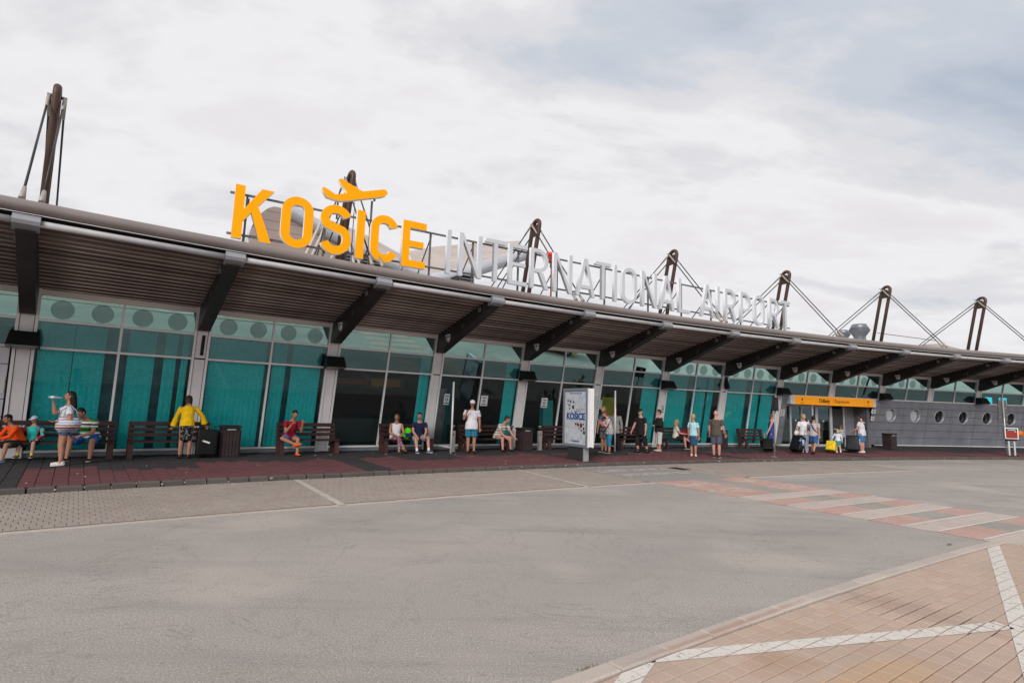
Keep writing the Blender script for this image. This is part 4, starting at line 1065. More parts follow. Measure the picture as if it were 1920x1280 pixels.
LET = [('K',-0.06,0.85,1),('O',1.05,1.84,1),('S',2.02,2.86,1),('I',3.0,3.23,1),('C',3.42,4.17,1),('E',4.33,5.06,1),
       ('I',5.75,5.88,0),('N',6.16,6.96,0),('T',7.09,7.82,0),('E',7.95,8.66,0),('R',8.79,9.53,0),('N',9.73,10.52,0),('A',10.69,11.55,0),('T',11.56,12.31,0),('I',12.45,12.59,0),('O',12.83,13.58,0),('N',13.83,14.63,0),('A',14.75,15.62,0),('L',15.84,16.49,0),
       ('A',17.12,17.97,0),('I',18.17,18.31,0),('R',18.66,19.37,0),('P',19.70,20.40,0),('O',20.63,21.40,0),('R',21.74,22.51,0),('T',22.60,23.53,0)]
lcache = {}
for ch, u0, u1, yel in LET:
    w = u1-u0; t = 0.225 if yel else 0.138
    key = (ch, yel)
    if key not in lcache:
        lcache[key] = shape_mesh(letter(ch, w, LH if yel else LH-0.02, t), 0.15 if yel else 0.12, [YEL, YEDGE] if yel else [WLT, WED]); lcache[key].name = 'letter'
    o = obj('letter', lcache[key], sign, Matrix.Translation((u0, 0, ZB-5.2)) @ UPRIGHT)
    if yel: o['label'] = 'yellow letter'
plane_pts = [(3.80,7.83), (3.765,7.87), (3.70,7.885), (3.45,7.80), (3.10,7.68), (2.90,7.75), (2.49,7.91), (2.41,7.85), (2.54,7.69), (2.67,7.54), (2.52,7.47), (2.37,7.42), (2.20,7.50), (2.05,7.56), (1.99,7.50), (2.06,7.40), (2.14,7.30), (2.30,7.275), (2.49,7.265), (2.63,7.30), (3.10,7.46), (3.66,7.65), (3.76,7.71), (3.81,7.77)]
em = shape_mesh([[(u, z-5.2) for u, z in plane_pts]], 0.16, [YEL, YEDGE]); obj('aircraft_emblem', em, sign, UPRIGHT)['label'] = 'yellow aircraft emblem above the S'
for zr in (6.96, 5.90):
    MB().box(-0.16, 23.55, 0.12, 0.17, zr-5.225, zr-5.175).build('rail', STEEL, sign)
for u in [0.24, 2.2, 3.45, 5.3, 6.75, 8.45, 10.05, 12.2, 14.4, 16.25, 18.05, 20.0, 22.0, 23.2]:
    top = 7.0 if u != 3.45 else 7.56
    MB().box(u-0.025, u+0.025, 0.171, 0.221, 0.02, top-5.2).build('post', STEEL, sign)
    MB().tube([(u+0.04, 0.22, 1.7 if u != 3.45 else 1.2), (u+0.04, 1.9, 0.06)], 0.022, 6).build('back_stay', STEEL, sign)
MB().box(3.47, 3.52, 0.10, 0.15, 2.35, 2.45).build('emblem_bracket', STEEL, sign); MB().box(2.46, 2.50, 0.09, 0.14, 1.6, 2.12).build('emblem_bracket', STEEL, sign)

# ================================================================ THINGS ON THE ROOF
HOODP = mat('hall_panel_beige', (0.33,0.265,0.235), 0.5, 0.1, noise=(1.2, 0.1)); SILV = mat('silver_duct', (0.50,0.51,0.55), 0.32, 0.45, noise=(0.8, 0.1)); CORR = mat('corrugated_beige', (0.46,0.405,0.375), 0.5, 0.2, noise=(0.9, 0.1))
hall = thing('main_hall_roof', 'wavy upper roof with beige panelled gable and fat silver edge tubes behind the sign', 'roof', (-8, 22, 5.12))
g0 = Vector((-10.31, 20.5, 0)); gt = Vector((1.51, 0.98, 0)).normalized(); gn = Vector((-gt.y, gt.x, 0))
outl = [(-0.05,5.12), (0.0,7.37), (0.0,8.10), (0.13,8.62), (0.36,9.06), (0.60,9.33), (0.79,9.44), (0.97,9.46), (1.34,9.42), (1.52,9.38), (2.63,8.90), (3.97,8.47), (4.90,8.07), (6.9,7.62), (6.9,5.12)]
def zt_at(u):
    for (a, za), (b_, zb) in zip(outl, outl[1:]):
        if a <= u <= b_ and b_ > a: return za+(zb-za)*(u-a)/(b_-a)
    return 7.6
rows_ = 12                       # gable clad in slanting panels
for r_ in range(rows_):
    za, zb = 5.15+r_*0.37, 5.15+(r_+1)*0.37-0.014
    us = [u for u in [0.02+0.06*i for i in range(112)] if zt_at(u) > za+0.02 and u < 6.85]
    if len(us) < 2: continue
    tops = [(u, min(zb, zt_at(u)-0.01)) for u in us]
    poly = [(us[0], za)] + [(us[-1], za)] + tops[::-1]
    MB().prism(poly, lambda a, c, t: g0 + gt*a + gn*t + Vector((0, 0, c - 0.05*a + (0.05*a))), 0.0, 0.06).build('gable_panel', HOODP, hall, world=True)
pts = [g0 + gt*u + gn*5.0*t + Vector((0, 0, z)) for t in (0, 1) for u, z in outl]
k = len(outl); b = MB(); b.add([p + gn*0.07 for p in pts], [(i, i+1, k+i+1, k+i) for i in range(k-1)]); b.build('hall_shell', SILV, hall, world=True)
V = lambda *a: Vector(a)
t1 = [V(-9.35,21.10,9.42), V(-9.05,21.32,9.38), V(-8.1,21.92,8.98), V(-6.96,22.66,8.57), V(-6.15,23.17,8.18), V(-4.46,24.26,7.72), V(-3.67,24.77,7.50), V(-3.0,25.2,7.3)]
MB().tube([p + V(0, 0, -0.05) for p in t1], 0.30, 16).build('edge_tube', SILV, hall, world=True)
t2 = [V(-4.4,24.3,7.28), V(-3.87,24.64,7.46), V(-2.87,25.28,7.90), V(-1.67,26.05,8.50), V(-0.13,27.04,9.32), V(0.75,27.6,9.8)]
MB().tube(t2, 0.32, 16).build('edge_tube', SILV, hall, world=True)
for p_, q_ in ((t1[4], t1[5]), (t2[1], t2[2])):
    c = p_*0.4+q_*0.6; dv = (q_-p_).normalized()*0.04; MB().tube([c-dv+V(0,0,-0.03), c+dv+V(0,0,-0.03)], 0.335, 16).build('tube_collar', SILV, hall, world=True)
def corrugated(name, front, back, ribs):
    """sheet between two polylines, standing ribs running parallel to the front edge"""
    b = MB(); vs = []; n_ = len(front); m_ = ribs*4
    for j in range(m_+1):
        f = j/m_; h = 0.09 if (j % 4) in (1, 2) else 0.0
        for i in range(n_): vs.append(front[i]*(1-f) + back[i]*f + V(0, 0, h))
    b.add(vs, [(j*n_+i, j*n_+i+1, (j+1)*n_+i+1, (j+1)*n_+i) for j in range(m_) for i in range(n_-1)])
    return b.build(name, CORR, hall, world=True)
corrugated('roof_sheet', [V(-8.3,21.9,9.0), V(-6.96,22.75,8.6), V(-6.15,23.27,8.2), V(-4.46,24.4,7.65)], [V(-9.0,24.9,10.35), V(-7.6,25.8,10.05), V(-6.6,26.45,9.65), V(-4.9,27.5,8.9)], 7)
corrugated('roof_sheet', [V(-4.2,24.6,7.4), V(-2.87,25.45,7.92), V(-1.67,26.25,8.52), V(0.3,27.6,9.6)], [V(-5.67,28.22,9.84), V(-4.39,29.04,10.39), V(-2.6,30.2,10.95), V(0.35,32.1,11.8)], 12)
MB().box(-0.9, 0.9, -0.3, 0.3, 0, 0.5, Matrix.Translation((-3.3, 29.9, 10.75)) @ Matrix.Rotation(R(33), 4, 'Z')).build('skylight_box', mat('skylight_grey', (0.34,0.35,0.36), 0.5), hall)['label'] = 'grey box on the ridge'
hall.children[-1].location = -hall.location
def louvre(name, label, c, rz, w, h, n_):
    r = thing(name, label, 'air unit', c, rz)
    MB().box(-w/2, w/2, 0.05, 0.9, 0, h).build('housing', mat('unit_dark', (0.035,0.034,0.035), 0.6), r)
    me = MB().box(-w/2, w/2, -0.02, 0.045, 0, 0.035, Matrix.Rotation(R(30), 4, 'X')).mesh('louvre_slat', mat('louvre_grey', (0.26,0.26,0.27), 0.5, 0.3))
    for i in range(n_): obj('louvre_slat', me, r, Matrix.Translation((0, 0, 0.08+i*(h-0.12)/n_)))
    MB().box(-w/2-0.03, w/2+0.03, -0.05, 0.93, h, h+0.05).build('cover', mat('unit_cover', (0.30,0.30,0.31), 0.5), r)
    for sx in (-1, 1):
        MB().box(sx*(w/2-0.1)-0.03, sx*(w/2-0.1)+0.03, 0.1, 0.8, 5.12-c[2], 0).build('leg', mat('unit_dark', (0.035,0.034,0.035), 0.6), r)
louvre('air_unit', 'dark louvred air unit under the yellow letters S and I', (-5.9, 20.95, 6.55), R(33), 1.35, 1.05, 7)
louvre('air_unit', 'small dark louvred air unit under the first N', (-2.05, 23.45, 6.75), R(33), 0.72, 0.72, 5)
# lattice braces behind the yellow letters
br = thing('roof_bracing', 'pale steel bracing frame on the roof behind the yellow letters', 'steel frame', P(1.9, -1.2, 5.12), ang(1.9))
for (x0, x1) in ((-0.95, 0.05), (-0.75, 0.25), (-0.2, 0.75), (1.9, 1.0), (2.1, 1.2)):
    MB().tube([(x0, 0, 0), (x1, 0, 3.0 if x1 < 0.5 else 2.4)], 0.05, 8).build('brace', mat('brace_pale', (0.48,0.44,0.40), 0.5), br)
MB().tube([(-1.0, 0, 1.6), (2.2, 0, 1.5)], 0.04, 8).build('brace', MATS['brace_pale'], br)
# extractor cowls
CWL = mat('cowl_zinc', (0.20,0.215,0.235), 0.42, 0.5, noise=(2.5, 0.25))
for (px_s, px_d, z0, sc_, lb) in ((11.19, -5.0, 7.32, 0.72, 'large grey mushroom extractor cowl on the far roof'), (11.63, -8.0, 7.62, 0.56, 'smaller grey extractor cowl half hidden behind the stay rods')):
    r = thing('extractor_cowl', lb, 'roof cowl', P(px_s, px_d, 5.12), 0)
    h0 = z0-5.12
    MB().lathe([(0.52*sc_,0.0), (0.52*sc_,h0+0.05)], seg=24).build('neck', CWL, r)
    MB().lathe([(0.46*sc_,h0), (0.50*sc_,h0+0.05), (0.88*sc_,h0+0.62*sc_), (0.90*sc_,h0+0.66*sc_)], seg=24).build('lower_cone', CWL, r)
    MB().lathe([(0.90*sc_,h0+0.665*sc_), (0.62*sc_,h0+1.20*sc_), (0.58*sc_,h0+1.26*sc_), (0.0,h0+1.30*sc_)], seg=24).build('upper_cone', CWL, r)
htc = thing('roof_hatch', 'low beige standing seam roof lantern at the far right roof', 'roof lantern', P(12.85, -4, 5.12), ang(12.85))
hp = [(-1.9,0), (1.9,0), (1.9,1.35), (0.9,1.75), (-0.75,2.0), (-1.9,1.9)]
MB().prism(hp, lambda a, c, t: Vector((a, t, c)), 0.0, 2.2).build('lantern_body', CORR, htc)
for i in range(8): MB().box(-1.7+i*0.45, -1.66+i*0.45, -0.03, 0, 0.0, 1.5).build('seam', CORR, htc)
MB().tube([(-6.4, -0.5, 2.35), (-1.6, -0.5, 2.1)], 0.02, 6).build('lightning_wire', ROD, htc)
an = at('whip_antenna', 'thin whip antenna above the yellow letter C', 'antenna', 2.02, 1.0, 5.12)
MB().tube([(0,0,0), (0,0,1.5)], 0.03, 8).build('antenna_base', STEEL, an); MB().tube([(0,0,1.5), (0,0,2.7)], 0.016, 6).build('rod', STEEL, an); MB().tube([(0,0,2.7), (0,0,3.55)], 0.008, 6).build('tip', STEEL, an)
pt = A0 + sdv*10.02 + Vector((-sdv.y, sdv.x, 0))*0.5
ob = thing('obstruction_light', 'red twin obstruction light on a thin post behind the second N', 'warning light', (pt.x, pt.y, 5.12), sang)
redm = mat('lamp_red', (0.62,0.05,0.02), 0.35); 
MB().box(-0.02, 0.02, -0.02, 0.02, 0, 1.75).build('post', mat('post_red', (0.35,0.06,0.04), 0.5), ob); MB().box(-0.32, 0.32, -0.02, 0.02, 1.75, 1.79).build('arm', STEEL, ob)
MB().lathe([(0.05,1.79), (0.10,1.83), (0.10,2.0), (0.15,2.02), (0.16,2.12), (0.0,2.17)], (-0.05,0,0), 14).build('lantern', redm, ob)
MB().lathe([(0.04,1.79), (0.06,1.84), (0.05,1.95), (0.0,1.97)], (0.26,0,0), 10).build('small_lamp', redm, ob); MB().box(-0.36,-0.18,-0.05,0.05,1.98,2.06).build('camera_housing', CLAMP, ob)
MB().box(-0.05, 0.10, -0.03, 0.03, 1.60, 1.75).build('junction_box', STEEL, ob)
# ================================================================ STREET FURNITURE
WOOD = mat('bench_wood', (0.042,0.018,0.018), 0.5, noise=(3, 0.35), stretch=(1, 8, 8)); WOODL = mat('bench_end_wood', (0.065,0.027,0.024), 0.5, noise=(3, 0.3))
def bench_build(r, L=1.75):
    for sx in (-1, 1):
        x = sx*(L/2-0.06)
        MB().prism([(-0.50,0), (-0.40,0), (-0.34,0.40), (-0.44,0.40)], lambda a, c, t: Vector((x+t, a, c)), -0.06, 0.06).build('front_leg', WOODL, r)
        MB().prism([(-0.10,0), (0.06,0), (0.10,0.46), (0.19,0.93), (0.12,0.93), (-0.02,0.46), (-0.10,0.40)], lambda a, c, t: Vector((x+t, a, c)), -0.06, 0.06).build('rear_leg', WOODL, r)
        MB().box(x-0.055, x+0.055, -0.42, 0.02, 0.34, 0.401).build('seat_bearer', WOODL, r)
    for y in (-0.43, -0.29, -0.15): MB().bevbox(-L/2, L/2, y-0.062, y+0.062, 0.402, 0.45, 0.008).build('seat_slat', WOOD, r)
    for z0, h in ((0.54, 0.09), (0.68, 0.09), (0.82, 0.11)):
        dy = (z0-0.46)*0.19
        M_ = Matrix.Translation((0, -0.045+dy, z0)) @ Matrix.Rotation(R(-11), 4, 'X')
        MB().box(-L/2+0.02, L/2-0.02, -0.022, 0.018, 0, h, M_).build('back_slat', WOOD, r)
BEN = [(0.22, 'dark slatted bench behind the children at the left edge', 2.3), (0.86, 'dark slatted bench left of the woman in yellow', 1.9), (1.83, 'brown bench with the man in maroon at its left end', 1.75), (2.70, 'brown bench with the couple seated on it', 1.75),
       (3.52, 'dark bench behind the man in the white cap', 1.9), (4.48, 'brown bench half hidden by the poster stand', 1.75), (5.42, 'dark bench behind the man in the black cap', 1.5), (6.15, 'dark bench with the blonde seated woman', 1.75), (7.45, 'empty dark bench left of the departures entrance', 1.6)]
first = {}
for s, lb, L in BEN:
    if L in first:
        c = copy_tree(first[L]); c.location = P(s, 0.10, fl(0.1)); c.rotation_euler = (0, 0, ang(s)); c['label'] = lb
    else:
        r = at('bench', lb, 'bench', s, 0.10, group='wooden benches along the glass front'); bench_build(r, L); first[L] = r
BIN = mat('bin_dark', (0.022,0.018,0.018), 0.55, noise=(3, 0.3)); BINS = mat('bin_slat', (0.042,0.028,0.028), 0.5, noise=(4, 0.3), stretch=(6, 6, 1))
def bin_build(r, w=0.52, h=0.86):
    MB().box(-w/2+0.03, w/2-0.03, -w/2+0.03, w/2-0.03, 0.03, h-0.06).build('body', BIN, r)
    sl = MB().bevbox(-0.036, 0.036, -0.03, 0.0, 0.05, h-0.13, 0.008).mesh('slat', BINS)
    for a in range(4):
        for i in range(5): obj('slat', sl, r, Matrix.Rotation(a*PI/2, 4, 'Z') @ Matrix.Translation((-w/2+0.09+i*(w-0.18)/4, -w/2+0.03, 0)))
    MB().bevbox(-w/2, w/2, -w/2, w/2, h-0.06, h, 0.02).build('lid', BIN, r); MB().box(-w/2, w/2, -w/2, w/2, 0.0, 0.05).build('base', BIN, r)
    MB().box(-0.11, 0.11, -w/2-0.006, -w/2+0.03, h-0.125, h-0.085).build('plate', CLAMP, r)
b0 = None
for s, d, lb in ((1.235, 0.45, 'dark slatted litter bin right of the woman in yellow'), (3.95, 0.5, 'dark slatted litter bin between the two ashtray pillars'), (6.86, 0.3, 'dark litter bin behind the bald man'), (9.88, 0.75, 'dark litter bin right of the departures entrance')):
    if b0 is None: b0 = at('litter_bin', lb, 'litter bin', s, d, group='slatted litter bins'); bin_build(b0)
    else: c = copy_tree(b0); c.location = P(s, d, fl(d)); c.rotation_euler = (0, 0, ang(s)); c['label'] = lb
def ash_build(r):
    MB().bevbox(-0.075, 0.075, -0.06, 0.06, 0.02, 0.74, 0.01).build('pillar', mat('ash_steel', (0.42,0.39,0.36), 0.35, 0.6, noise=(5, 0.1)), r)
    MB().box(-0.09, 0.09, -0.08, 0.08, 0, 0.02).build('foot_plate', CLAMP, r)
    hd = MB().lathe([(0.0,0.0), (0.03,0.0), (0.08,0.10), (0.085,0.12), (0.07,0.13), (0.0,0.06)], (0, 0, 0.80), 12); hd.build('bowl', mat('ash_bowl', (0.30,0.29,0.29), 0.35, 0.5), r)
    MB().box(-0.02, 0.02, -0.02, 0.02, 0.74, 0.81).build('stem', BIN, r)
    pic = shape_mesh([[(-.03,.0), (.0,.03), (.03,.0), (.012,-.01), (.03,-.05), (-.005,-.03), (-.03,-.06), (-.02,-.02)]], 0.004, [INK, INK]); o = obj('pictogram', pic, r, Matrix.Translation((0, -0.063, 0.62)) @ UPRIGHT)
a0 = None
for s, d, lb in ((3.14, 0.5, 'steel ashtray pillar behind the white barrier post'), (3.815, 0.40, 'steel ashtray pillar right of the seated man in stripes'), (4.16, 0.40, 'steel ashtray pillar left of the half hidden bench')):
    if a0 is None: a0 = at('ashtray_pillar', lb, 'ashtray', s, d, group='steel ashtray pillars'); ash_build(a0)
    else: c = copy_tree(a0); c.location = P(s, d, fl(d)); c.rotation_euler = (0, 0, ang(s)); c['label'] = lb
# glass wing screens beside the entrance
WPOST = mat('post_white', (0.72,0.72,0.73), 0.35, 0.1); G_SCR = make_glass('glass_screen', (0.90,0.95,0.95), (0.8,0.88,0.88), 0.0, 0.12)
for s, ln, lb in ((3.04, 1.35, 'clear glass wing screen between white posts, left of the man in the white cap'), (4.955, 1.6, 'clear glass wing screen between white posts, right of the poster stand')):
    r = at('glass_screen', lb, 'glass screen', s, 0.0, fl(0), group='glass screens beside the entrance')
    y1 = -ln + 0.2
    MB().tube([(0, y1, -0.02), (0, y1, 2.42)], 0.032, 12).build('front_post', WPOST, r)
    MB().tube([(0, 0.42, 0.0), (0, 0.0, 2.2)], 0.03, 12).build('rear_post', WPOST, r)
    MB().box(-0.02, 0.02, y1+0.03, 0.36, 0.17, 0.21).build('bottom_rail', WPOST, r)
    MB().add([(0, y1+0.03, 0.21), (0, 0.36, 0.21), (0, 0.0, 2.2), (0, y1+0.03, 2.2)], [(0,1,2,3)]).build('pane', G_SCR, r)
# poster stand
ad = thing('poster_stand', 'tall lit poster stand with a KOŠICE poster standing on the pavement near the kerb', 'poster stand', P(3.955, 3.80, fl(3.8)), ang(3.955)-PI/2)
# local -y looks along the front towards smaller s, +x towards the kerb
FRM = mat('stand_frame', (0.25,0.29,0.33), 0.4, 0.4); FRW = mat('stand_white', (0.74,0.73,0.74), 0.35)
MB().box(-0.42, 0.42, -0.09, 0.09, 0.0, 0.46).build('foot', mat('stand_foot', (0.035,0.035,0.038), 0.5), ad)
MB().box(0.43, 0.47, -0.10, 0.10, 0.0, 0.46).build('foot_edge', CLAMP, ad)
def frame_box(x0, x1, z0, z1, t, y0, y1, nm, m_, par):
    MB().box(x0, x1, y0, y1, z0, z0+t).build(nm, m_, par); MB().box(x0, x1, y0, y1, z1-t, z1).build(nm, m_, par)
    MB().box(x0, x0+t, y0, y1, z0+t, z1-t).build(nm, m_, par); MB().box(x1-t, x1, y0, y1, z0+t, z1-t).build(nm, m_, par)
frame_box(-0.66, 0.66, 0.44, 2.36, 0.085, -0.135, -0.09, 'front_frame', FRM, ad)
frame_box(-0.66, 0.66, 0.44, 2.36, 0.085, 0.09, 0.135, 'rear_frame', FRM, ad)
MB().box(-0.645, 0.645, -0.089, 0.089, 0.46, 2.34).build('case', FRW, ad)
for y in (-0.11, 0.075): MB().box(0.661, 0.70, y, y+0.035, 0.45, 2.35).build('edge_rail', FRW, ad)
def poster_mat():
    m, N, L, b = nodes_of('poster_paper', 0.5); g = NG(N, L); v = g.coord('Object')
    n = g.noise(v, 2.2, 6, 0.65, 0.6); n2 = g.noise(v, 7, 5, 0.7)
    c = g.ramp(n, [(0.3, (0.30,0.39,0.50)), (0.5, (0.46,0.49,0.53)), (0.7, (0.54,0.52,0.46))])
    c = g.mix(0.45, c, g.ramp(n2, [(0.35, (0.22,0.28,0.36)), (0.65, (0.62,0.64,0.67))]))
    L.new(c, b.inputs['Base Color']); return m
po = MB().box(-0.575, 0.575, -0.098, -0.090, 0.525, 2.275).build('poster', poster_mat(), ad)
NAVY = mat('poster_navy', (0.012,0.05,0.22), 0.5); PINK_ = mat('poster_dot_brown', (0.10,0.04,0.025), 0.5); DOT = mat('poster_dot_black', (0.05,0.05,0.06), 0.5)
def on_poster(me, x, z, nm): return obj(nm, me, po, Matrix.Translation((x, -0.101, z)) @ UPRIGHT)
on_poster(text_mesh('KOŠICE', 0.30, NAVY, 0.002, 'CENTER', 0.98, 0.012), -0.0, 1.42, 'lettering'); on_poster(text_mesh('TASTY', 0.15, mat('poster_grey_ink', (0.10,0.13,0.17), 0.5), 0.002, 'CENTER', 0.9), 0.22, 1.62, 'lettering')
dots = MB(); 
def dot(b, x, z, r): b.add([(x+r*math.cos(2*PI*i/14), -0.1005, z+r*math.sin(2*PI*i/14)) for i in range(14)], [tuple(range(14))])
for x, z, r in ((-0.49,2.0,0.022),(-0.42,1.94,0.05),(-0.28,1.92,0.06),(-0.36,1.80,0.055),(-0.12,1.90,0.05),(-0.33,1.68,0.045),(-0.14,1.73,0.085),(-0.22,1.60,0.03),(-0.30,2.0,0.018),(-0.02,1.82,0.02),(-0.45,1.83,0.025)): dot(dots, x, z, r*0.8)
dots.build('printed_dots', DOT, po)
d2 = MB()
for x, z, r in ((0.02,1.18,0.045),(0.14,1.16,0.06),(0.30,1.14,0.075),(0.42,1.18,0.035),(0.44,1.04,0.05),(0.32,0.98,0.04),(0.46,0.92,0.06),(0.2,1.05,0.03)): dot(d2, x, z, r)
d2.build('printed_dots', PINK_, po)
wv = MB()
for zz, w, h in ((2.17,0.34,0.022), (0.60,0.22,0.018)):
    for i in range(22):
        x = -w + 2*w*i/22; wv.box(x, x+0.018, -0.1012, -0.0995, zz + 0.02*math.sin(i*1.9), zz + h + 0.03*abs(math.sin(i*1.3)))
wv.build('script_line', NAVY, po)
# lamp post with sign seen edge-on
lp = at('sign_post', 'slim grey post carrying an edge-on traffic sign at the kerb', 'sign post', 6.61, 4.05, rot=R(-62))
MB().tube([(0,0,0), (0.10,0,2.46)], 0.032, 12).build('post', mat('post_grey', (0.36,0.36,0.37), 0.45, 0.4), lp)
MB().box(0.03, 0.16, -0.26, 0.26, 1.86, 2.42).build('sign_box', FLB, lp)
for zz in (2.28, 2.0): MB().lathe([(0.0,0.0), (0.09,0.0), (0.10,0.02)], seg=14, M=Matrix.Translation((0.025, 0, zz)) @ Matrix.Rotation(PI/2, 4, 'Y')).build('lens', CLAMP, lp)
MB().box(-0.10, 0.10, -0.10, 0.10, 0.0, 0.015).build('base_plate', CLAMP, lp)
# red info box on two legs and the back of a road sign behind it
rb = at('info_box', 'red box with white frame on two grey legs at the right kerb', 'information box', 11.0, 4.05, rot=R(-42))
for x in (-0.11, 0.11): MB().box(x-0.03, x+0.035, -0.035, 0.035, 0, 0.86).build('leg', mat('leg_grey', (0.50,0.51,0.52), 0.4, 0.3), rb)
MB().box(-0.26, 0.26, -0.12, 0.12, 0.0, 0.03).build('base_plate', FLB, rb); MB().box(-0.22, 0.22, -0.06, 0.06, 0.76, 0.859).build('shelf', FLB, rb)
MB().box(-0.27, 0.27, -0.14, 0.14, 0.86, 1.42).build('case', mat('case_white', (0.66,0.66,0.67), 0.4), rb)
MB().box(-0.225, 0.225, -0.15, -0.141, 0.90, 1.25).build('red_panel', mat('info_red', (0.28,0.03,0.016), 0.45), rb); MB().box(-0.225, 0.225, -0.15, -0.141, 1.26, 1.37).build('dark_panel', FLB, rb)
MB().box(-0.15, 0.15, -0.153, -0.1505, 1.30, 1.325).build('print', WHITE, rb); MB().box(0.12, 0.17, -0.153, -0.1505, 1.22, 1.26).build('slot', WHITE, rb)
MB().lathe([(0.0,0.0), (0.16,0.0), (0.16,0.02)], seg=18, M=Matrix.Translation((0.36, 0, 1.14)) @ Matrix.Rotation(PI/2, 4, 'X')).build('orange_disc', mat('disc_orange', (0.55,0.14,0.02), 0.45), rb)
rs = at('road_sign', 'grey back of a tall road sign above the red box', 'road sign', 11.04, 3.7, rot=R(-30))
MB().tube([(0.02,0,0), (0.02,0,2.82)], 0.032, 10).build('post', mat('leg_grey', (0.5,0.51,0.52), 0.4), rs)
MB().prism([(-0.22,1.72), (0.12,1.62), (0.22,1.78), (0.20,2.84), (-0.16,2.84), (-0.19,2.1)], lambda a, c, t: Vector((a, t, c)), 0.05, 0.11).build('sign_back', mat('sign_back_grey', (0.10,0.10,0.10), 0.5, 0.2), rs)
for x, zz in ((-0.16,2.5), (0.14,2.4), (0.18,2.05), (-0.14,1.95)): MB().box(x-0.02, x+0.02, 0.03, 0.049, zz-0.02, zz+0.02).build('clip', CLAMP, rs)
MB().box(0.0, 0.04, -0.035, 0.049, 1.9, 2.8).build('bracket', CLAMP, rs)

# ---------------------------------------------------------------- luggage
def suitcase(name, label, s, d, rot, w, h, dep, col, tilt=0.0, tape=None, handle=True, group=None, lift=0.0, label_tag=False):
    r = at(name, label, 'suitcase', s, d, rot=rot, group=group); T = Matrix.Rotation(tilt, 4, 'X')
    if tilt: r.rotation_euler = (Euler((0, 0, r.rotation_euler.z)).to_matrix() @ Matrix.Rotation(tilt, 3, 'X')).to_euler()
    m_ = mat('case_'+name+str(len(MATS)), col, 0.5, noise=(8, 0.2))
    bm = bmesh.new(); bmesh.ops.create_cube(bm, size=1); bmesh.ops.scale(bm, vec=(w, dep, h), verts=bm.verts); bmesh.ops.translate(bm, vec=(0, -dep/2 if tilt else 0, h/2+0.06), verts=bm.verts)
    bmesh.ops.bevel(bm, geom=bm.edges[:], offset=min(w, dep)*0.18, segments=3, affect='EDGES', profile=0.6)
    me = bpy.data.meshes.new('shell'); bm.to_mesh(me); bm.free(); me.materials.append(m_); 
    for p in me.polygons: p.use_smooth = True
    obj('shell', me, r); y0 = -dep if tilt else -dep/2
    for x in (-0.36*w, 0.36*w):
        for yy in (y0+0.05, y0+dep-0.05): MB().lathe([(0.03,-0.012), (0.03,0.012)], seg=10, M=Matrix.Translation((x, yy, 0.03)) @ Matrix.Rotation(PI/2, 4, 'Y')).build('wheel', FLB, r)
    if handle:
        hh = h+0.06+(0.38 if tilt else 0.14)
        MB().tube([(-0.11, y0+dep*0.85, h), (-0.11, y0+dep*0.85, hh), (0.11, y0+dep*0.85, hh), (0.11, y0+dep*0.85, h)], 0.013, 8).build('handle', CLAMP if tilt else FLB, r)
    MB().box(-w*0.36, w*0.36, y0-0.018, y0+0.01, h*0.18, h*0.5).build('pocket', m_, r)
    if label_tag:
        T2 = Matrix.Translation((-0.02, y0-0.02, h*0.62)) @ Matrix.Rotation(R(20), 4, 'Y')
        MB().box(-0.08, 0.08, -0.004, 0.004, -0.022, 0.022, T2).build('luggage_tag', mat('tag_white', (0.75,0.75,0.75), 0.5), r); MB().box(-0.11, -0.081, -0.004, 0.004, -0.022, 0.022, T2).build('luggage_tag', mat('tag_yellow', (0.8,0.5,0.02), 0.5), r)
    return r
suitcase('suitcase', 'large black suitcase with a white tag beside the woman in yellow', 1.075, 0.70, 0.0, 0.50, 0.70, 0.30, (0.006,0.006,0.0065), label_tag=True)
suitcase('suitcase', 'dark suitcase half hidden between black case and litter bin', 1.165, 0.35, 0.0, 0.46, 0.62, 0.26, (0.008,0.008,0.009))
suitcase('suitcase', 'black trolley case tilted behind the woman in the blue dress', 7.04, 2.45, R(-45), 0.42, 0.56, 0.24, (0.007,0.007,0.008), tilt=R(-38))
suitcase('suitcase', 'black trolley case pulled by the man in the plaid shirt', 7.33, 3.05, R(-80), 0.50, 0.72, 0.32, (0.007,0.008,0.011), tilt=R(-30))
suitcase('suitcase', 'small yellow trolley case pulled by the child in white', 8.045, 2.75, R(-70), 0.38, 0.46, 0.26, (0.72,0.50,0.02), tilt=R(-22))
suitcase('suitcase', 'dark trolley case beside the man with the shoulder strap', 8.41, 2.85, R(-60), 0.52, 0.72, 0.34, (0.010,0.011,0.016), tilt=R(-18))
def softbag(name, label, cat, loc, sx, sy, sz, m_, strap=None, smat=None, rot=0.0):
    r = thing(name, label, cat, loc, rot)
    bm = bmesh.new(); bmesh.ops.create_cube(bm, size=1); bmesh.ops.scale(bm, vec=(sx, sy, sz), verts=bm.verts); bmesh.ops.translate(bm, vec=(0, 0, sz/2), verts=bm.verts)
    bmesh.ops.bevel(bm, geom=bm.edges[:], offset=min(sx, sy)*0.34, segments=3, affect='EDGES')
    for v in bm.verts: v.co += Vector((random.gauss(0, 0.006), random.gauss(0, 0.006), random.gauss(0, 0.006)))
    me = bpy.data.meshes.new('bag_body'); bm.to_mesh(me); bm.free(); me.materials.append(m_)
    for p in me.polygons: p.use_smooth = True
    obj('bag_body', me, r)
    if strap: MB().tube(strap, 0.013, 7).build('strap', smat or m_, r)
    return r
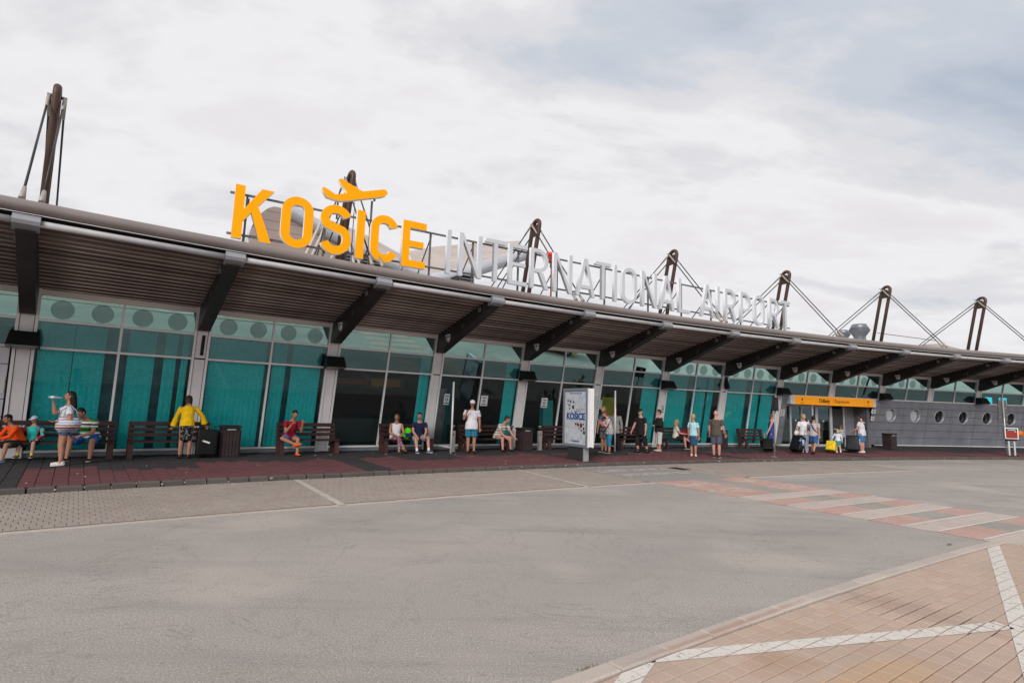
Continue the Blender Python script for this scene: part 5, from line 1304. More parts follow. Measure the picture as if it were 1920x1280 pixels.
def bands(name, cols, scale, axis=2, rough=0.8, noise=0.0, off=0.0):
    m, N, L, b = nodes_of(name, rough); g = NG(N, L); v = g.coord('Object')
    se = N.new('ShaderNodeSeparateXYZ'); L.new(v, se.inputs[0]); x = se.outputs[axis]
    if noise: x = g.math('ADD', x, g.math('MULTIPLY', g.noise(v, 14, 3), noise))
    f = g.math('FRACT', g.math('ADD', g.math('MULTIPLY', x, scale), 100.0 + off)); k = len(cols)
    L.new(g.ramp(f, [(i/k, c) for i, c in enumerate(cols)], 'CONSTANT'), b.inputs['Base Color']); return m
def plaid(name, base, c1, c2, scale=16):
    m, N, L, b = nodes_of(name, 0.85); g = NG(N, L); v = g.coord('Object')
    se = N.new('ShaderNodeSeparateXYZ'); L.new(v, se.inputs[0])
    h = g.math('LESS_THAN', g.math('FRACT', g.math('ADD', g.math('MULTIPLY', se.outputs[2], scale), 50.0)), 0.38)
    w = g.math('LESS_THAN', g.math('FRACT', g.math('ADD', g.math('MULTIPLY', g.math('ADD', se.outputs[0], g.math('MULTIPLY', se.outputs[1], 0.6)), scale), 50.0)), 0.38)
    c = g.mix(g.math('MULTIPLY', h, 0.6), base, c1); c = g.mix(g.math('MULTIPLY', w, 0.6), c, c2); L.new(c, b.inputs['Base Color']); return m
def blotch(name, cols, scale=18, rough=0.85):
    m, N, L, b = nodes_of(name, rough); g = NG(N, L)
    n = g.noise(g.coord('Object'), scale, 3, 0.6, 0.4); k = len(cols)
    L.new(g.ramp(n, [(0.30+0.4*i/k, c) for i, c in enumerate(cols)], 'CONSTANT'), b.inputs['Base Color']); return m
# ================================================================ PEOPLE
def remeshed(name, b, m_, vox, smooth=2, smf=0.5):
    me = bpy.data.meshes.new('tmp'); me.from_pydata([tuple(p) for p in b.v], [], b.f); me.update()
    bm = bmesh.new(); bm.from_mesh(me); bmesh.ops.recalc_face_normals(bm, faces=bm.faces[:]); bm.to_mesh(me); bm.free()
    o = bpy.data.objects.new('tmp', me); COL.objects.link(o)
    r = o.modifiers.new('r', 'REMESH'); r.mode = 'VOXEL'; r.voxel_size = vox; r.use_smooth_shade = True
    if smooth: s_ = o.modifiers.new('s', 'SMOOTH'); s_.iterations = smooth; s_.factor = smf
    dg = bpy.context.evaluated_depsgraph_get(); dg.update()
    out = bpy.data.meshes.new_from_object(o.evaluated_get(dg)); bpy.data.objects.remove(o); bpy.data.meshes.remove(me)
    if name in ('top', 'bottom', 'jacket', 'skirt'):      # creases in the cloth
        sd_ = Vector((random.uniform(-50, 50), random.uniform(-50, 50), random.uniform(-50, 50))); nv = [v.normal.copy() for v in out.vertices]
        for v, nn_ in zip(out.vertices, nv):
            q = v.co; a_ = mnoise.noise(Vector((q.x*9, q.y*9, q.z*5.5)) + sd_); c_ = mnoise.noise(Vector((q.x*21 + q.z*9, q.y*21, q.z*15)) + sd_)
            v.co = q + nn_*(0.010*a_ + 0.005*c_)*(1.0 if name in ('top', 'jacket') else 0.4)
    out.name = name; out.materials.clear()
    for mm in (m_ if isinstance(m_, list) else [m_]): out.materials.append(mm)
    out.polygons.foreach_set('use_smooth', [True]*len(out.polygons)); return out
def etube(b, pts, rs, side=None, seg=12, round_=True):
    """elliptic tube along points; rs = radii or (r_side, r_depth) pairs; side = direction of the first radius"""
    pts = [Vector(p) for p in pts]; rs = [(r, r) if isinstance(r, (int, float)) else r for r in rs]
    if round_:
        d0 = (pts[0]-pts[1]).normalized(); d1 = (pts[-1]-pts[-2]).normalized(); k0, k1 = min(rs[0]), min(rs[-1])
        pts = [pts[0]+d0*k0*0.85, pts[0]+d0*k0*0.5] + pts + [pts[-1]+d1*k1*0.5, pts[-1]+d1*k1*0.85]
        rs = [(rs[0][0]*0.45, rs[0][1]*0.45), (rs[0][0]*0.85, rs[0][1]*0.85)] + rs + [(rs[-1][0]*0.85, rs[-1][1]*0.85), (rs[-1][0]*0.45, rs[-1][1]*0.45)]
    n = len(pts); vs = []; ref = Vector(side) if side is not None else None
    for i, p in enumerate(pts):
        t = (pts[min(n-1, i+1)]-pts[max(0, i-1)]).normalized()
        if ref is None: ref = t.orthogonal()
        u = (ref-t*ref.dot(t)); u = u.normalized() if u.length > 1e-5 else t.orthogonal().normalized(); w = t.cross(u)
        if side is None: ref = u
        vs += [p + u*math.cos(2*PI*k/seg)*rs[i][0] + w*math.sin(2*PI*k/seg)*rs[i][1] for k in range(seg)]
    fs = [(i*seg+k, i*seg+(k+1) % seg, (i+1)*seg+(k+1) % seg, (i+1)*seg+k) for i in range(n-1) for k in range(seg)]
    fs += [tuple(range(seg))[::-1], tuple((n-1)*seg+k for k in range(seg))]
    b.smooth = True; b.add(vs, fs)
def vec(az, el):                 # az 0 = forward (-y), + towards the person's left (+x); el above horizontal
    a, e = R(az), R(el); return Vector((math.sin(a)*math.cos(e), -math.cos(a)*math.cos(e), math.sin(e)))
DOWN = vec(0, -90)
SKIN = {'fair': mat('skin_fair', (0.52,0.29,0.21), 0.55, noise=(12, 0.06)), 'tan': mat('skin_tan', (0.40,0.20,0.13), 0.55, noise=(12, 0.06)), 'pink': mat('skin_pink', (0.52,0.25,0.20), 0.55, noise=(12, 0.08))}
EYE_M = mat('eye_dark', (0.015,0.012,0.01), 0.3); LIP = mat('lip', (0.30,0.10,0.085), 0.5)
def fabric(name, col, rough=0.9): return mat('cloth_'+name, col, rough, noise=(9, 0.13), bump=(26, 0.25))
def person(label, s, d, rot, h=1.75, skin='tan', build=1.0, lean=4, bend=0, side=0, yaw=0, nod=0, hair=None, hairstyle='short', cap=None, capdir=0,
           top=None, sleeve='short', hem=0.0, over=None, bottom=None, legs='shorts', skirt=None, shoes=None, socks=None,
           LL=None, RL=None, LA=None, RA=None, z=None, belly=0.0, female=False, neck='round', lift=0.0, vox=0.0135, straps=False):
    """LL/RL: (thigh dir, shin dir, foot azimuth)   LA/RA: (upper arm dir, forearm dir)"""
    root = at('person', label, 'person', s, d, z if z is not None else None, rot=rot); H = h
    sk = SKIN[skin]
    LL = LL or (vec(8, -88), vec(0, -90), 12); RL = RL or (vec(-8, -88), vec(0, -90), -12)
    LA = LA or (vec(60, -78), vec(15, -80)); RA = RA or (vec(-60, -78), vec(-15, -80))
    up = Vector((math.sin(R(side)), -math.sin(R(lean)), math.cos(R(lean)))).normalized()
    up2 = Vector((math.sin(R(side)), -math.sin(R(lean+bend)), math.cos(R(lean+bend)))).normalized()
    X = Vector((1, 0, 0)); 
    # joints with the pelvis at the origin, moved down to the ground afterwards
    pel = Vector((0, 0, 0)); th, sh_, ua, fa = 0.235*H, 0.225*H, 0.172*H, 0.148*H
    wst = pel + up*0.10*H; chest = wst + (up+up2).normalized()*0.10*H; shc = chest + up2*0.098*H; nk = shc + up2*0.035*H
    Rz = Matrix.Rotation(R(yaw), 3, 'Z'); Rh = Rz @ Matrix.Rotation(R(nod+lean*0.35+bend*0.5), 3, 'X')
    hc = nk + up2*0.030*H + Rh @ Vector((0, -0.012*H, 0.058*H))
    sw = (0.108 if female else 0.122)*H*(0.5+0.5*build); hw_ = 0.052*H*(0.6+0.4*build)
    J = {}
    lowest = 0
    for nm, sg, lg in (('L', 1, LL), ('R', -1, RL)):
        hip = pel + X*sg*hw_ - Vector((0, 0, 0.015*H)); kn = hip + lg[0]*th; an = kn + lg[1]*sh_
        J[nm] = (hip, kn, an); fz = an.z - 0.045*H if len(lg) < 4 else 9e9
        lowest = min(lowest, fz if len(lg) < 4 else lowest)
    off = Vector((0, 0, -lowest + 0.004 + lift))
    pel, wst, chest, shc, nk, hc = [p+off for p in (pel, wst, chest, shc, nk, hc)]
    for k_ in J: J[k_] = tuple(p+off for p in J[k_])
    A = {}
    for nm, sg, ar in (('L', 1, LA), ('R', -1, RA)):
        so = shc + X*sg*sw*0.97 - up2*0.032*H; el = so + ar[0].normalized()*ua; wr = el + ar[1].normalized()*fa; A[nm] = (so, el, wr, ar[1].normalized())
    bd = build; u = H/1.75
    # ---- body
    b = MB()
    tw, tdp = 0.150*u*bd, 0.105*u*bd
    etube(b, [pel - up*0.03*H, pel + up*0.02*H, wst, chest, shc - up2*0.03*H, shc], [(0.155*u*bd, 0.115*u*bd), (0.165*u*bd, 0.12*u*bd), (0.13*u*bd, 0.10*u*(bd+belly)), (0.155*u*bd, 0.115*u*bd), (0.155*u*(0.6+0.4*bd), 0.095*u), (0.09*u, 0.06*u)], side=X)
    etube(b, [shc - up2*0.02*H, nk, nk + up2*0.03*H], [0.062*u, 0.053*u, 0.052*u])
    b.ball(hc, 0.074*u, 0.094*u, 0.113*u, M=Rh.to_4x4()); b.ball(hc + Rh @ Vector((0, -0.030*u, -0.055*u)), 0.056*u, 0.062*u, 0.062*u, M=Rh.to_4x4())
    etube(b, [hc + Rh @ Vector((0, -0.088*u, 0.020*u)), hc + Rh @ Vector((0, -0.112*u, -0.022*u))], [0.012*u, 0.018*u], seg=8)
    for sg in (-1, 1): b.ball(hc + Rh @ Vector((sg*0.077*u, 0.008*u, -0.005*u)), 0.012*u, 0.024*u, 0.033*u, M=Rh.to_4x4(), seg=8, rings=6)
    for nm in ('L', 'R'):
        hip, kn, an = J[nm]; so, el, wr, fd = A[nm]; lb = 0.6+0.4*bd
        etube(b, [hip, (hip+kn)/2, kn], [0.092*u*lb, 0.078*u*lb, 0.057*u*lb]); bk = Vector((0, 0.012*u, 0))
        etube(b, [kn, kn*0.68+an*0.32 + (J[nm][2]-kn).cross(X).normalized()*-0.008*u, an], [0.056*u*lb, 0.058*u*lb, 0.037*u])
        etube(b, [shc - up2*0.05*H + (so-shc)*0.45, so, (so+el)/2, el], [0.065*u*lb, 0.058*u*lb, 0.048*u*lb, 0.041*u*lb])
        etube(b, [el, el*0.7+wr*0.3, wr], [0.041*u*lb, 0.042*u*lb, 0.028*u])
        fz_ = (LL if nm == 'L' else RL); fdir = vec(fz_[2], 0) if len(fz_) < 4 else fz_[3]
        etube(b, [an, an + fdir*0.02*u - Vector((0, 0, 0.035*u)) if len(fz_) < 4 else an + fdir*0.05*u], [0.038*u, 0.040*u])
        etube(b, [wr, wr + fd*0.075*u], [(0.030*u, 0.022*u), (0.040*u, 0.018*u)], side=up2.cross(fd) if abs(up2.dot(fd)) < 0.95 else X)
    body = remeshed('body', b, sk, vox*u, 2)
    # fingers, rooted in the palms, joined to the same mesh
    fb_ = MB()
    for nm, sg in (('L', 1), ('R', -1)):
        so, el, wr, fd = A[nm]; w_ = (up2.cross(fd) if abs(up2.dot(fd)) < 0.95 else X).normalized(); cu = fd.cross(w_).normalized()
        base = wr + fd*0.07*u
        for i, (o_, l_) in enumerate(((-0.028, 0.066), (-0.010, 0.076), (0.010, 0.072), (0.027, 0.058))):
            p0 = base + w_*o_*u; p1 = p0 + (fd*0.92 + cu*0.3*sg).normalized()*l_*0.55*u; p2 = p1 + (fd*0.6 + cu*0.8*sg).normalized()*l_*0.5*u
            etube(fb_, [p0, p1, p2], [0.0095*u, 0.009*u, 0.0075*u], seg=6)
        p0 = wr + fd*0.03*u + w_*0.03*u*sg; p1 = p0 + (fd*0.6 + w_*0.8*sg).normalized()*0.035*u; etube(fb_, [p0, p1, p1 + (fd + w_*0.2*sg).normalized()*0.03*u], [0.013*u, 0.011*u, 0.009*u], seg=6)
    bm = bmesh.new(); bm.from_mesh(body); fm = bpy.data.meshes.new('f'); fm.from_pydata([tuple(p) for p in fb_.v], [], fb_.f); bm.from_mesh(fm); bm.to_mesh(body); bm.free(); bpy.data.meshes.remove(fm)
    body.polygons.foreach_set('use_smooth', [True]*len(body.polygons))
    bo = obj('body', body, root)
    for sg in (-1, 1):
        MB().ball(hc + Rh @ Vector((sg*0.030*u, -0.084*u, 0.016*u)), 0.013*u, 0.010*u, 0.008*u, M=Rh.to_4x4(), seg=8, rings=5).build('eye', EYE_M, bo)
    MB().ball(hc + Rh @ Vector((0, -0.090*u, -0.062*u)), 0.024*u, 0.008*u, 0.007*u, M=Rh.to_4x4(), seg=8, rings=5).build('mouth', LIP, bo)
    # ---- clothes
    if top is not None:
        b = MB(); g_ = 0.020*u; hm = 0.055+hem
        etube(b, [pel - up*(hm-0.055)*H - up*0.02*H, pel + up*0.035*H, wst, chest, shc - up2*0.035*H, shc - up2*0.004*H], [(0.180*u*bd+g_, 0.138*u*bd+g_), (0.172*u*bd+g_, 0.132*u*bd+g_), (0.142*u*bd+g_, 0.110*u*(bd+belly)+g_), (0.155*u*bd+g_, 0.115*u*bd+g_), (0.15*u*(0.6+0.4*bd)+g_, 0.095*u+g_), (0.085*u+g_*0.6, 0.052*u+g_*0.6)], side=X, round_=False)
        for nm in ('L', 'R'):
            so, el, wr, fd = A[nm]; lb = 0.6+0.4*bd; s0 = shc - up2*0.055*H + (so-shc)*0.35
            if sleeve == 'none': etube(b, [s0, so - (so-shc)*0.12], [0.062*u, 0.052*u*lb], round_=False)
            elif sleeve == 'short': etube(b, [s0, so, so*0.42+el*0.58], [0.064*u*lb+g_*0.4, 0.057*u*lb+g_*0.4, 0.053*u*lb+g_*0.8], round_=False)
            elif sleeve == 'long': etube(b, [s0, so, el, wr], [0.064*u*lb+g_*0.4, 0.058*u*lb+g_*0.4, 0.050*u*lb+g_*0.6, 0.040*u+g_*0.5], round_=False)
            elif sleeve == 'bell': etube(b, [s0, so, el, el*0.35+wr*0.65 + DOWN*0.05], [0.06*u+g_*0.4, 0.054*u+g_*0.3, 0.048*u+g_*0.8, 0.088*u], round_=False)
        tm = remeshed('top', b, top, 0.0145*u, 2)
        obj('shirt' if over is None else 'shirt', tm, root)
    if over is not None:         # (material, open) jacket worn over
        b = MB(); g_ = 0.046*u
        etube(b, [pel - up*0.03*H, wst, chest, shc - up2*0.03*H, shc - up2*0.004*H], [(0.165*u*bd+g_, 0.122*u*bd+g_), (0.145*u*bd+g_, 0.112*u*(bd+belly)+g_), (0.155*u*bd+g_, 0.115*u*bd+g_), (0.15*u*(0.6+0.4*bd)+g_, 0.095*u+g_), (0.09*u, 0.065*u)], side=X, round_=False)
        if over[1]:              # open front: shift backwards so the shirt shows
            for v in b.v: v.y += 0.048*u
        for nm in ('L', 'R'):
            so, el, wr, fd = A[nm]; etube(b, [shc + (so-shc)*0.35 - up2*0.055*H, so, el, wr], [0.074*u, 0.072*u, 0.064*u, 0.052*u], round_=False)
        obj('jacket', remeshed('jacket', b, over[0], 0.0145*u, 2), root)
    if bottom is not None:
        b = MB(); g_ = 0.014*u
        etube(b, [pel - up*0.045*H, pel + up*0.01*H, wst - up*0.045*H], [(0.165*u*bd+g_, 0.125*u*bd+g_), (0.160*u*bd+g_*0.6, 0.120*u*bd+g_*0.6), (0.134*u*bd+g_*0.2, 0.104*u*bd+g_*0.2)], side=X, round_=False)
        for nm in ('L', 'R'):
            hip, kn, an = J[nm]; lb = 0.6+0.4*bd
            if legs == 'shorts': pts, rr = [hip, hip*0.12+kn*0.88], [0.102*u*lb+g_, 0.082*u*lb+g_*1.8]
            elif legs == 'hot': pts, rr = [hip, hip*0.62+kn*0.38], [0.102*u*lb+g_, 0.095*u*lb+g_*1.5]
            elif legs == 'capri': pts, rr = [hip, kn, kn*0.55+an*0.45], [0.102*u*lb+g_, 0.068*u*lb+g_*1.4, 0.062*u*lb+g_*1.6]
            elif legs == 'tight': pts, rr = [hip, kn, kn*0.7+an*0.3, an], [0.098*u*lb+g_*0.6, 0.06*u*lb+g_*0.7, 0.06*u*lb+g_*0.6, 0.04*u+g_*0.6]
            else: pts, rr = [hip, kn, an], [0.102*u*lb+g_, 0.070*u*lb+g_, 0.055*u+g_*1.6]
            etube(b, pts, rr, round_=False)
        obj('trousers' if legs in ('long', 'tight', 'capri') else 'shorts', remeshed('bottom', b, bottom, 0.0145*u, 2), root)
    if skirt is not None:        # (material, hem as part of thigh+shin, flare)
        m_, ln, flare = skirt; b = MB(); h0 = (J['L'][0]+J['R'][0])/2
        kk = (J['L'][1]+J['R'][1])/2; low = h0 + (kk-h0).normalized()*ln*H
        etube(b, [wst - up*0.05*H, pel - up*0.005*H, pel*0.5+low*0.5, low], [(0.140*u*bd, 0.11*u*bd), (0.185*u*bd, 0.145*u*bd), (0.185*u*bd*(1+flare*0.5), 0.15*u*bd*(1+flare*0.5)), (0.175*u*bd*(1+flare), 0.145*u*bd*(1+flare))], side=X, round_=False)
        obj('skirt', remeshed('skirt', b, m_, 0.0145*u, 1), root)
    if socks is not None:
        b = MB()
        for nm in ('L', 'R'): kn, an = J[nm][1], J[nm][2]; etube(b, [kn*0.22+an*0.78, an + (an-kn).normalized()*0.02], [0.046*u, 0.043*u], round_=False)
        obj('socks', remeshed('socks', b, socks, 0.012*u, 1), root)
    if shoes is not None:
        for nm, lg in (('L', LL), ('R', RL)):
            an = J[nm][2]; b = MB()
            if len(lg) < 4: fdir = vec(lg[2], 0); dn = Vector((0, 0, -1)); base = Vector((an.x, an.y, an.z - 0.045*H + 0.038*u))
            else: fdir = lg[3].normalized(); kn = J[nm][1]; dn = (an-kn).normalized(); dn = (dn - fdir*dn.dot(fdir)).normalized(); base = an + dn*0.045*u
            sd_ = fdir.cross(dn)
            etube(b, [base - fdir*0.055*u, base + fdir*0.05*u, base + fdir*0.165*u], [(0.041*u, 0.038*u), (0.046*u, 0.037*u), (0.040*u, 0.024*u)], side=sd_)
            etube(b, [base - fdir*0.03*u - dn*0.02*u, base - fdir*0.02*u - dn*0.055*u], [0.046*u, 0.045*u], round_=False)
            if len(lg) < 4:
                lo_ = base.z - 0.036*u
                for v in b.v: v.z = max(v.z, lo_)
            sm_ = shoes if not isinstance(shoes, tuple) else shoes[0]
            so_ = obj('shoe', remeshed('shoe', b, sm_, 0.011*u, 1), root)
            if isinstance(shoes, tuple):
                c = MB(); etube(c, [base - fdir*0.07*u + dn*0.026*u, base + fdir*0.06*u + dn*0.026*u, base + fdir*0.18*u + dn*0.026*u], [(0.044*u, 0.012*u), (0.050*u, 0.012*u), (0.036*u, 0.012*u)], side=sd_, round_=False); c.build('sole', shoes[1], so_)
    # ---- hair and hats
    if hair is not None:
        hm_ = hair; b = MB(); Mh = Rh.to_4x4()
        def cut(lowf, back): 
            pass
        if hairstyle in ('short', 'crop'):
            k_ = 1.06 if hairstyle == 'crop' else 1.12
            b.ball(hc + Rh @ Vector((0, 0.012*u, 0.030*u)), 0.076*u*k_, 0.092*u*k_, 0.092*u*k_, M=Mh); b.ball(hc + Rh @ Vector((0, 0.040*u, -0.005*u)), 0.074*u*k_, 0.062*u*k_, 0.085*u, M=Mh)
        elif hairstyle == 'bob':
            b.ball(hc + Rh @ Vector((0, 0.016*u, 0.028*u)), 0.092*u, 0.102*u, 0.102*u, M=Mh); b.ball(hc + Rh @ Vector((0, 0.050*u, -0.03*u)), 0.090*u, 0.068*u, 0.095*u, M=Mh)
        elif hairstyle in ('long', 'ponytail', 'shoulder'):
            b.ball(hc + Rh @ Vector((0, 0.018*u, 0.028*u)), 0.088*u, 0.100*u, 0.100*u, M=Mh)
            ln = {'long': 0.40, 'shoulder': 0.22, 'ponytail': 0.13}[hairstyle]*u
            p1 = hc + Rh @ Vector((0, 0.062*u, -0.02*u)); p2 = p1 + Vector((0.0, 0.035*u, -ln*0.55)) - up2*0.0; p3 = p1 + Vector((0.015*u if hairstyle != 'ponytail' else 0.05*u, 0.045*u, -ln)) 
            w0 = {'long': 0.105, 'shoulder': 0.095, 'ponytail': 0.045}[hairstyle]*u
            etube(b, [p1 + Vector((0, -0.01, 0.05*u)), p1, p2, p3], [(w0*0.9, 0.066*u), (w0, 0.078*u), (w0*0.95, 0.070*u), (w0*0.6, 0.040*u)], side=Rh @ X)
        bb = remeshed('hair', b, hm_, 0.012*u, 1); 
        # clear the face: drop hair in front of the brow line
        inv_ = Rh.transposed(); bm = bmesh.new(); bm.from_mesh(bb)
        kill = [v for v in bm.verts if (lambda q: q.y < -0.045*u and q.z < 0.055*u)(inv_ @ (v.co-hc))]
        bmesh.ops.delete(bm, geom=kill, context='VERTS'); bm.to_mesh(bb); bm.free()
        obj('hair', bb, root)
    if cap is not None:
        m_ = cap; Rc = Rh @ Matrix.Rotation(R(capdir), 3, 'Z'); b = MB(); vs = []; n_, rg = 16, 6
        for i in range(rg+1):
            a = (PI/2)*i/rg
            for k_ in range(n_): vs.append(hc + Rc @ Vector((0.092*u*math.sin(a)*math.cos(2*PI*k_/n_), 0.006*u + 0.112*u*math.sin(a)*math.sin(2*PI*k_/n_), 0.036*u + 0.096*u*math.cos(a))))
        b.smooth = True; b.add(vs, [(i*n_+k_, (i+1)*n_+k_, (i+1)*n_+(k_+1) % n_, i*n_+(k_+1) % n_) for i in range(rg) for k_ in range(n_)])
        co = b.build('cap', m_, root); v_ = MB(); ps = []
        for a in range(-60, 61, 15):
            ps.append((0.094*math.sin(R(a)), -0.105*math.cos(R(a)))); 
        pf = [(0.090*math.sin(R(a)), -0.10-0.085*math.cos(R(a))**1.0) for a in range(60, -61, -15)]
        v_.prism(ps+pf, lambda x, y, t: hc + Rc @ Vector((x*u, y*u, (0.030 + t + 0.25*min(0, y+0.1))*u)), 0.0, 0.008); v_.build('visor', m_, co)
    return dict(root=root, A=A, J=J, shc=shc, hc=hc, pel=pel, u=u, M=Matrix.Translation(root.location) @ Matrix.Rotation(root.rotation_euler.z, 4, 'Z'))
HB_ = mat('hair_black', (0.012,0.010,0.009), 0.45, noise=(40, 0.3)); HBR = mat('hair_brown', (0.035,0.017,0.010), 0.5, noise=(40, 0.3)); HRED = mat('hair_auburn', (0.12,0.045,0.018), 0.5, noise=(40, 0.3)); HBL = mat('hair_blonde', (0.42,0.27,0.12), 0.5, noise=(30, 0.3)); HGR = mat('hair_grey_brown', (0.17,0.12,0.085), 0.5, noise=(40, 0.3))
BLACKC = fabric('black', (0.013,0.012,0.014)); WHITEC = fabric('white', (0.72,0.70,0.74)); DENIM = fabric('denim', (0.03,0.10,0.26)); NAVYC = fabric('navy', (0.015,0.022,0.06)); DARKC = fabric('charcoal', (0.03,0.028,0.03))
SOLEW = mat('sole_white', (0.72,0.71,0.70), 0.6); SHB = mat('shoe_black', (0.015,0.014,0.014), 0.5); SHW = mat('shoe_white', (0.66,0.63,0.61), 0.6)
sit = lambda az, out=0, knee=0: (vec(az, -6), vec(knee, -84), out)
SEAT = dict(lean=-4)
# 1 the boy in orange
person('seated boy in an orange hoodie leaning on his knees at the left edge', 0.05, 0.42, R(-62), 1.46, 'tan', 1.0, lean=24, bend=10, yaw=0, nod=-2, hair=HB_, hairstyle='short', top=fabric('orange', (0.85,0.09,0.008)), sleeve='long', hem=0.03,
       bottom=DARKC, legs='shorts', shoes=(mat('shoe_blue', (0.06,0.22,0.42), 0.6), SOLEW), LL=(vec(14, -4), vec(6, -82), 8), RL=(vec(-12, -8), vec(-4, -72), -6), LA=(vec(12, -58), vec(-28, -14)), RA=(vec(-12, -58), vec(28, -14)), lift=0.0)
# 2 the child in a cap
person('small seated child in a pale blue cap, turquoise shirt and red jacket', 0.105, 0.36, R(-18), 1.22, 'fair', 1.02, lean=-2, yaw=-18, nod=8, hair=HBR, hairstyle='crop', cap=fabric('capblue', (0.55,0.63,0.80)), top=fabric('turquoise', (0.04,0.55,0.50)), over=(bands('kid_jacket', [(0.42,0.02,0.05), (0.42,0.02,0.05), (0.05,0.03,0.10)], 6), True), sleeve='long',
       bottom=BLACKC, legs='shorts', shoes=(mat('shoe_navy', (0.02,0.03,0.08), 0.6), SOLEW), socks=mat('sock_lime', (0.55,0.55,0.03), 0.8), LL=(vec(14, -2), vec(4, -86), 12), RL=(vec(-14, -2), vec(-4, -86), -12), LA=(vec(50, -62), vec(-20, -28)), RA=(vec(-50, -62), vec(20, -28)), lift=0.10)
# 3 the woman drinking
w3 = person('woman in white T-shirt and denim shorts drinking from a bottle', 0.262, 1.52, R(-88), 1.66, 'tan', 1.06, lean=-2, yaw=0, nod=-10, female=True, hair=HB_, hairstyle='long', top=blotch('tee_white_print', [(0.66,0.65,0.70), (0.70,0.69,0.73), (0.55,0.57,0.66), (0.72,0.71,0.74)], 10), sleeve='short', hem=0.02, bottom=fabric('denim_short', (0.06,0.10,0.22)), legs='hot',
       shoes=(mat('shoe_white_pink', (0.70,0.64,0.62), 0.6), SOLEW), LL=(vec(20, -86), vec(160, -87), 4), RL=(vec(-12, -84), vec(180, -84), -4), LA=(vec(130, -74), vec(-6, -8)), RA=(vec(22, -30), vec(22, 78)))
def in_world(pr, p): return pr['M'] @ p
mouth = in_world(w3, w3['hc']); hand = in_world(w3, w3['A']['R'][2] + w3['A']['R'][3]*0.09)
dirb = (mouth + Vector((0, 0, -0.03)) - hand); 
bt = thing('water_bottle', 'clear plastic water bottle raised by the drinking woman', 'bottle', mouth + (w3['M'].to_3x3() @ Vector((0, -0.215, 0.0))) + Vector((0, 0, -0.045)))
fw = (w3['M'].to_3x3() @ Vector((0, -1, 0)))
bt.rotation_euler = (-fw + Vector((0, 0, -0.06))).to_track_quat('Z', 'Y').to_euler()
MB().lathe([(0.0,-0.17), (0.032,-0.165), (0.034,-0.03), (0.030,0.02), (0.014,0.07), (0.012,0.095), (0.0,0.10)], seg=14).build('bottle_body', mat('bottle_plastic', (0.22,0.36,0.42), 0.12, spec=0.8), bt)
MB().lathe([(0.0345,-0.12), (0.0345,-0.05)], seg=14).build('bottle_label', mat('bottle_label_white', (0.75,0.75,0.76), 0.5), bt)
lh = in_world(w3, w3['pel'] + Vector((0.19, 0.02, -0.10)))
STR = bands('bag_stripes', [(0.62,0.63,0.70), (0.30,0.36,0.50), (0.60,0.60,0.66), (0.28,0.05,0.07), (0.64,0.62,0.66), (0.42,0.20,0.10), (0.62,0.63,0.70), (0.33,0.40,0.55)], 4.2, noise=0.03)
fl_ = w3['M'].to_3x3() @ Vector((0, 1, 0))
softbag('shoulder_bag', 'striped beach bag hanging from the drinking woman', 'bag', lh + fl_*0.02, 0.46, 0.17, 0.32, STR, [(-0.18, 0, 0.3), (-0.14, -0.02, 0.48), (0.0, -0.03, 0.60), (0.12, -0.02, 0.47), (0.18, 0, 0.3)], mat('strap_blue_grey', (0.32,0.38,0.50), 0.8), rot=w3['root'].rotation_euler.z + PI/2)
# 4 the man in a striped polo
person('seated man in a green and white striped polo looking down at his hands', 0.395, 0.42, R(-30), 1.78, 'tan', 1.18, lean=24, bend=18, yaw=-18, nod=14, hair=HB_, hairstyle='crop', top=bands('polo_stripes', [(0.03,0.27,0.05), (0.70,0.72,0.68), (0.012,0.02,0.02), (0.70,0.72,0.70), (0.03,0.27,0.05), (0.012,0.02,0.02)], 3.9), sleeve='short', hem=0.02, belly=0.12,
       bottom=fabric('royal_blue', (0.02,0.13,0.42)), legs='shorts', shoes=(SHB, SOLEW), LL=(vec(24, -6), vec(14, -84), 18), RL=(vec(-14, -6), vec(-20, -84), -10), LA=(vec(10, -64), vec(-40, -16)), RA=(vec(-14, -62), vec(30, -18)))
# 5 the woman in yellow
SK5 = blotch('skirt_black_print', [(0.010,0.010,0.012), (0.010,0.010,0.012), (0.010,0.010,0.012), (0.010,0.010,0.012), (0.012,0.012,0.014), (0.40,0.43,0.42), (0.02,0.03,0.03)], 22)
person('woman in a yellow bell sleeved blouse and black patterned skirt, seen from behind', 0.94, 0.72, R(176), 1.72, 'tan', 0.93, lean=10, bend=18, yaw=8, nod=34, female=True, hair=HBR, hairstyle='shoulder', top=fabric('yellow', (0.82,0.50,0.006)), sleeve='bell', hem=0.015, skirt=(SK5, 0.225, -0.06), shoes=SHB, LL=(vec(30, -86), vec(0, -90), 10), RL=(vec(-30, -86), vec(0, -90), -10), LA=(vec(75, -72), vec(30, -66)), RA=(vec(-80, -50), vec(-60, -66)))
# 6 the man in maroon
person('seated man in a maroon T-shirt with an ankle on his knee and orange shoes', 1.672, 0.42, R(12), 1.76, 'tan', 1.05, lean=8, bend=16, yaw=-2, nod=6, hair=HB_, hairstyle='crop', top=fabric('maroon', (0.30,0.012,0.022)), sleeve='short', hem=0.0, bottom=fabric('bright_blue', (0.03,0.13,0.45)), legs='hot', shoes=mat('shoe_orange', (0.85,0.12,0.006), 0.6),
       LL=(vec(-4, -2), vec(-18, -82), -6), RL=(vec(-42, 2), vec(62, -24), 0, vec(42, 18)), LA=(vec(10, -66), vec(-18, 62)), RA=(vec(-14, -66), vec(28, 50)))
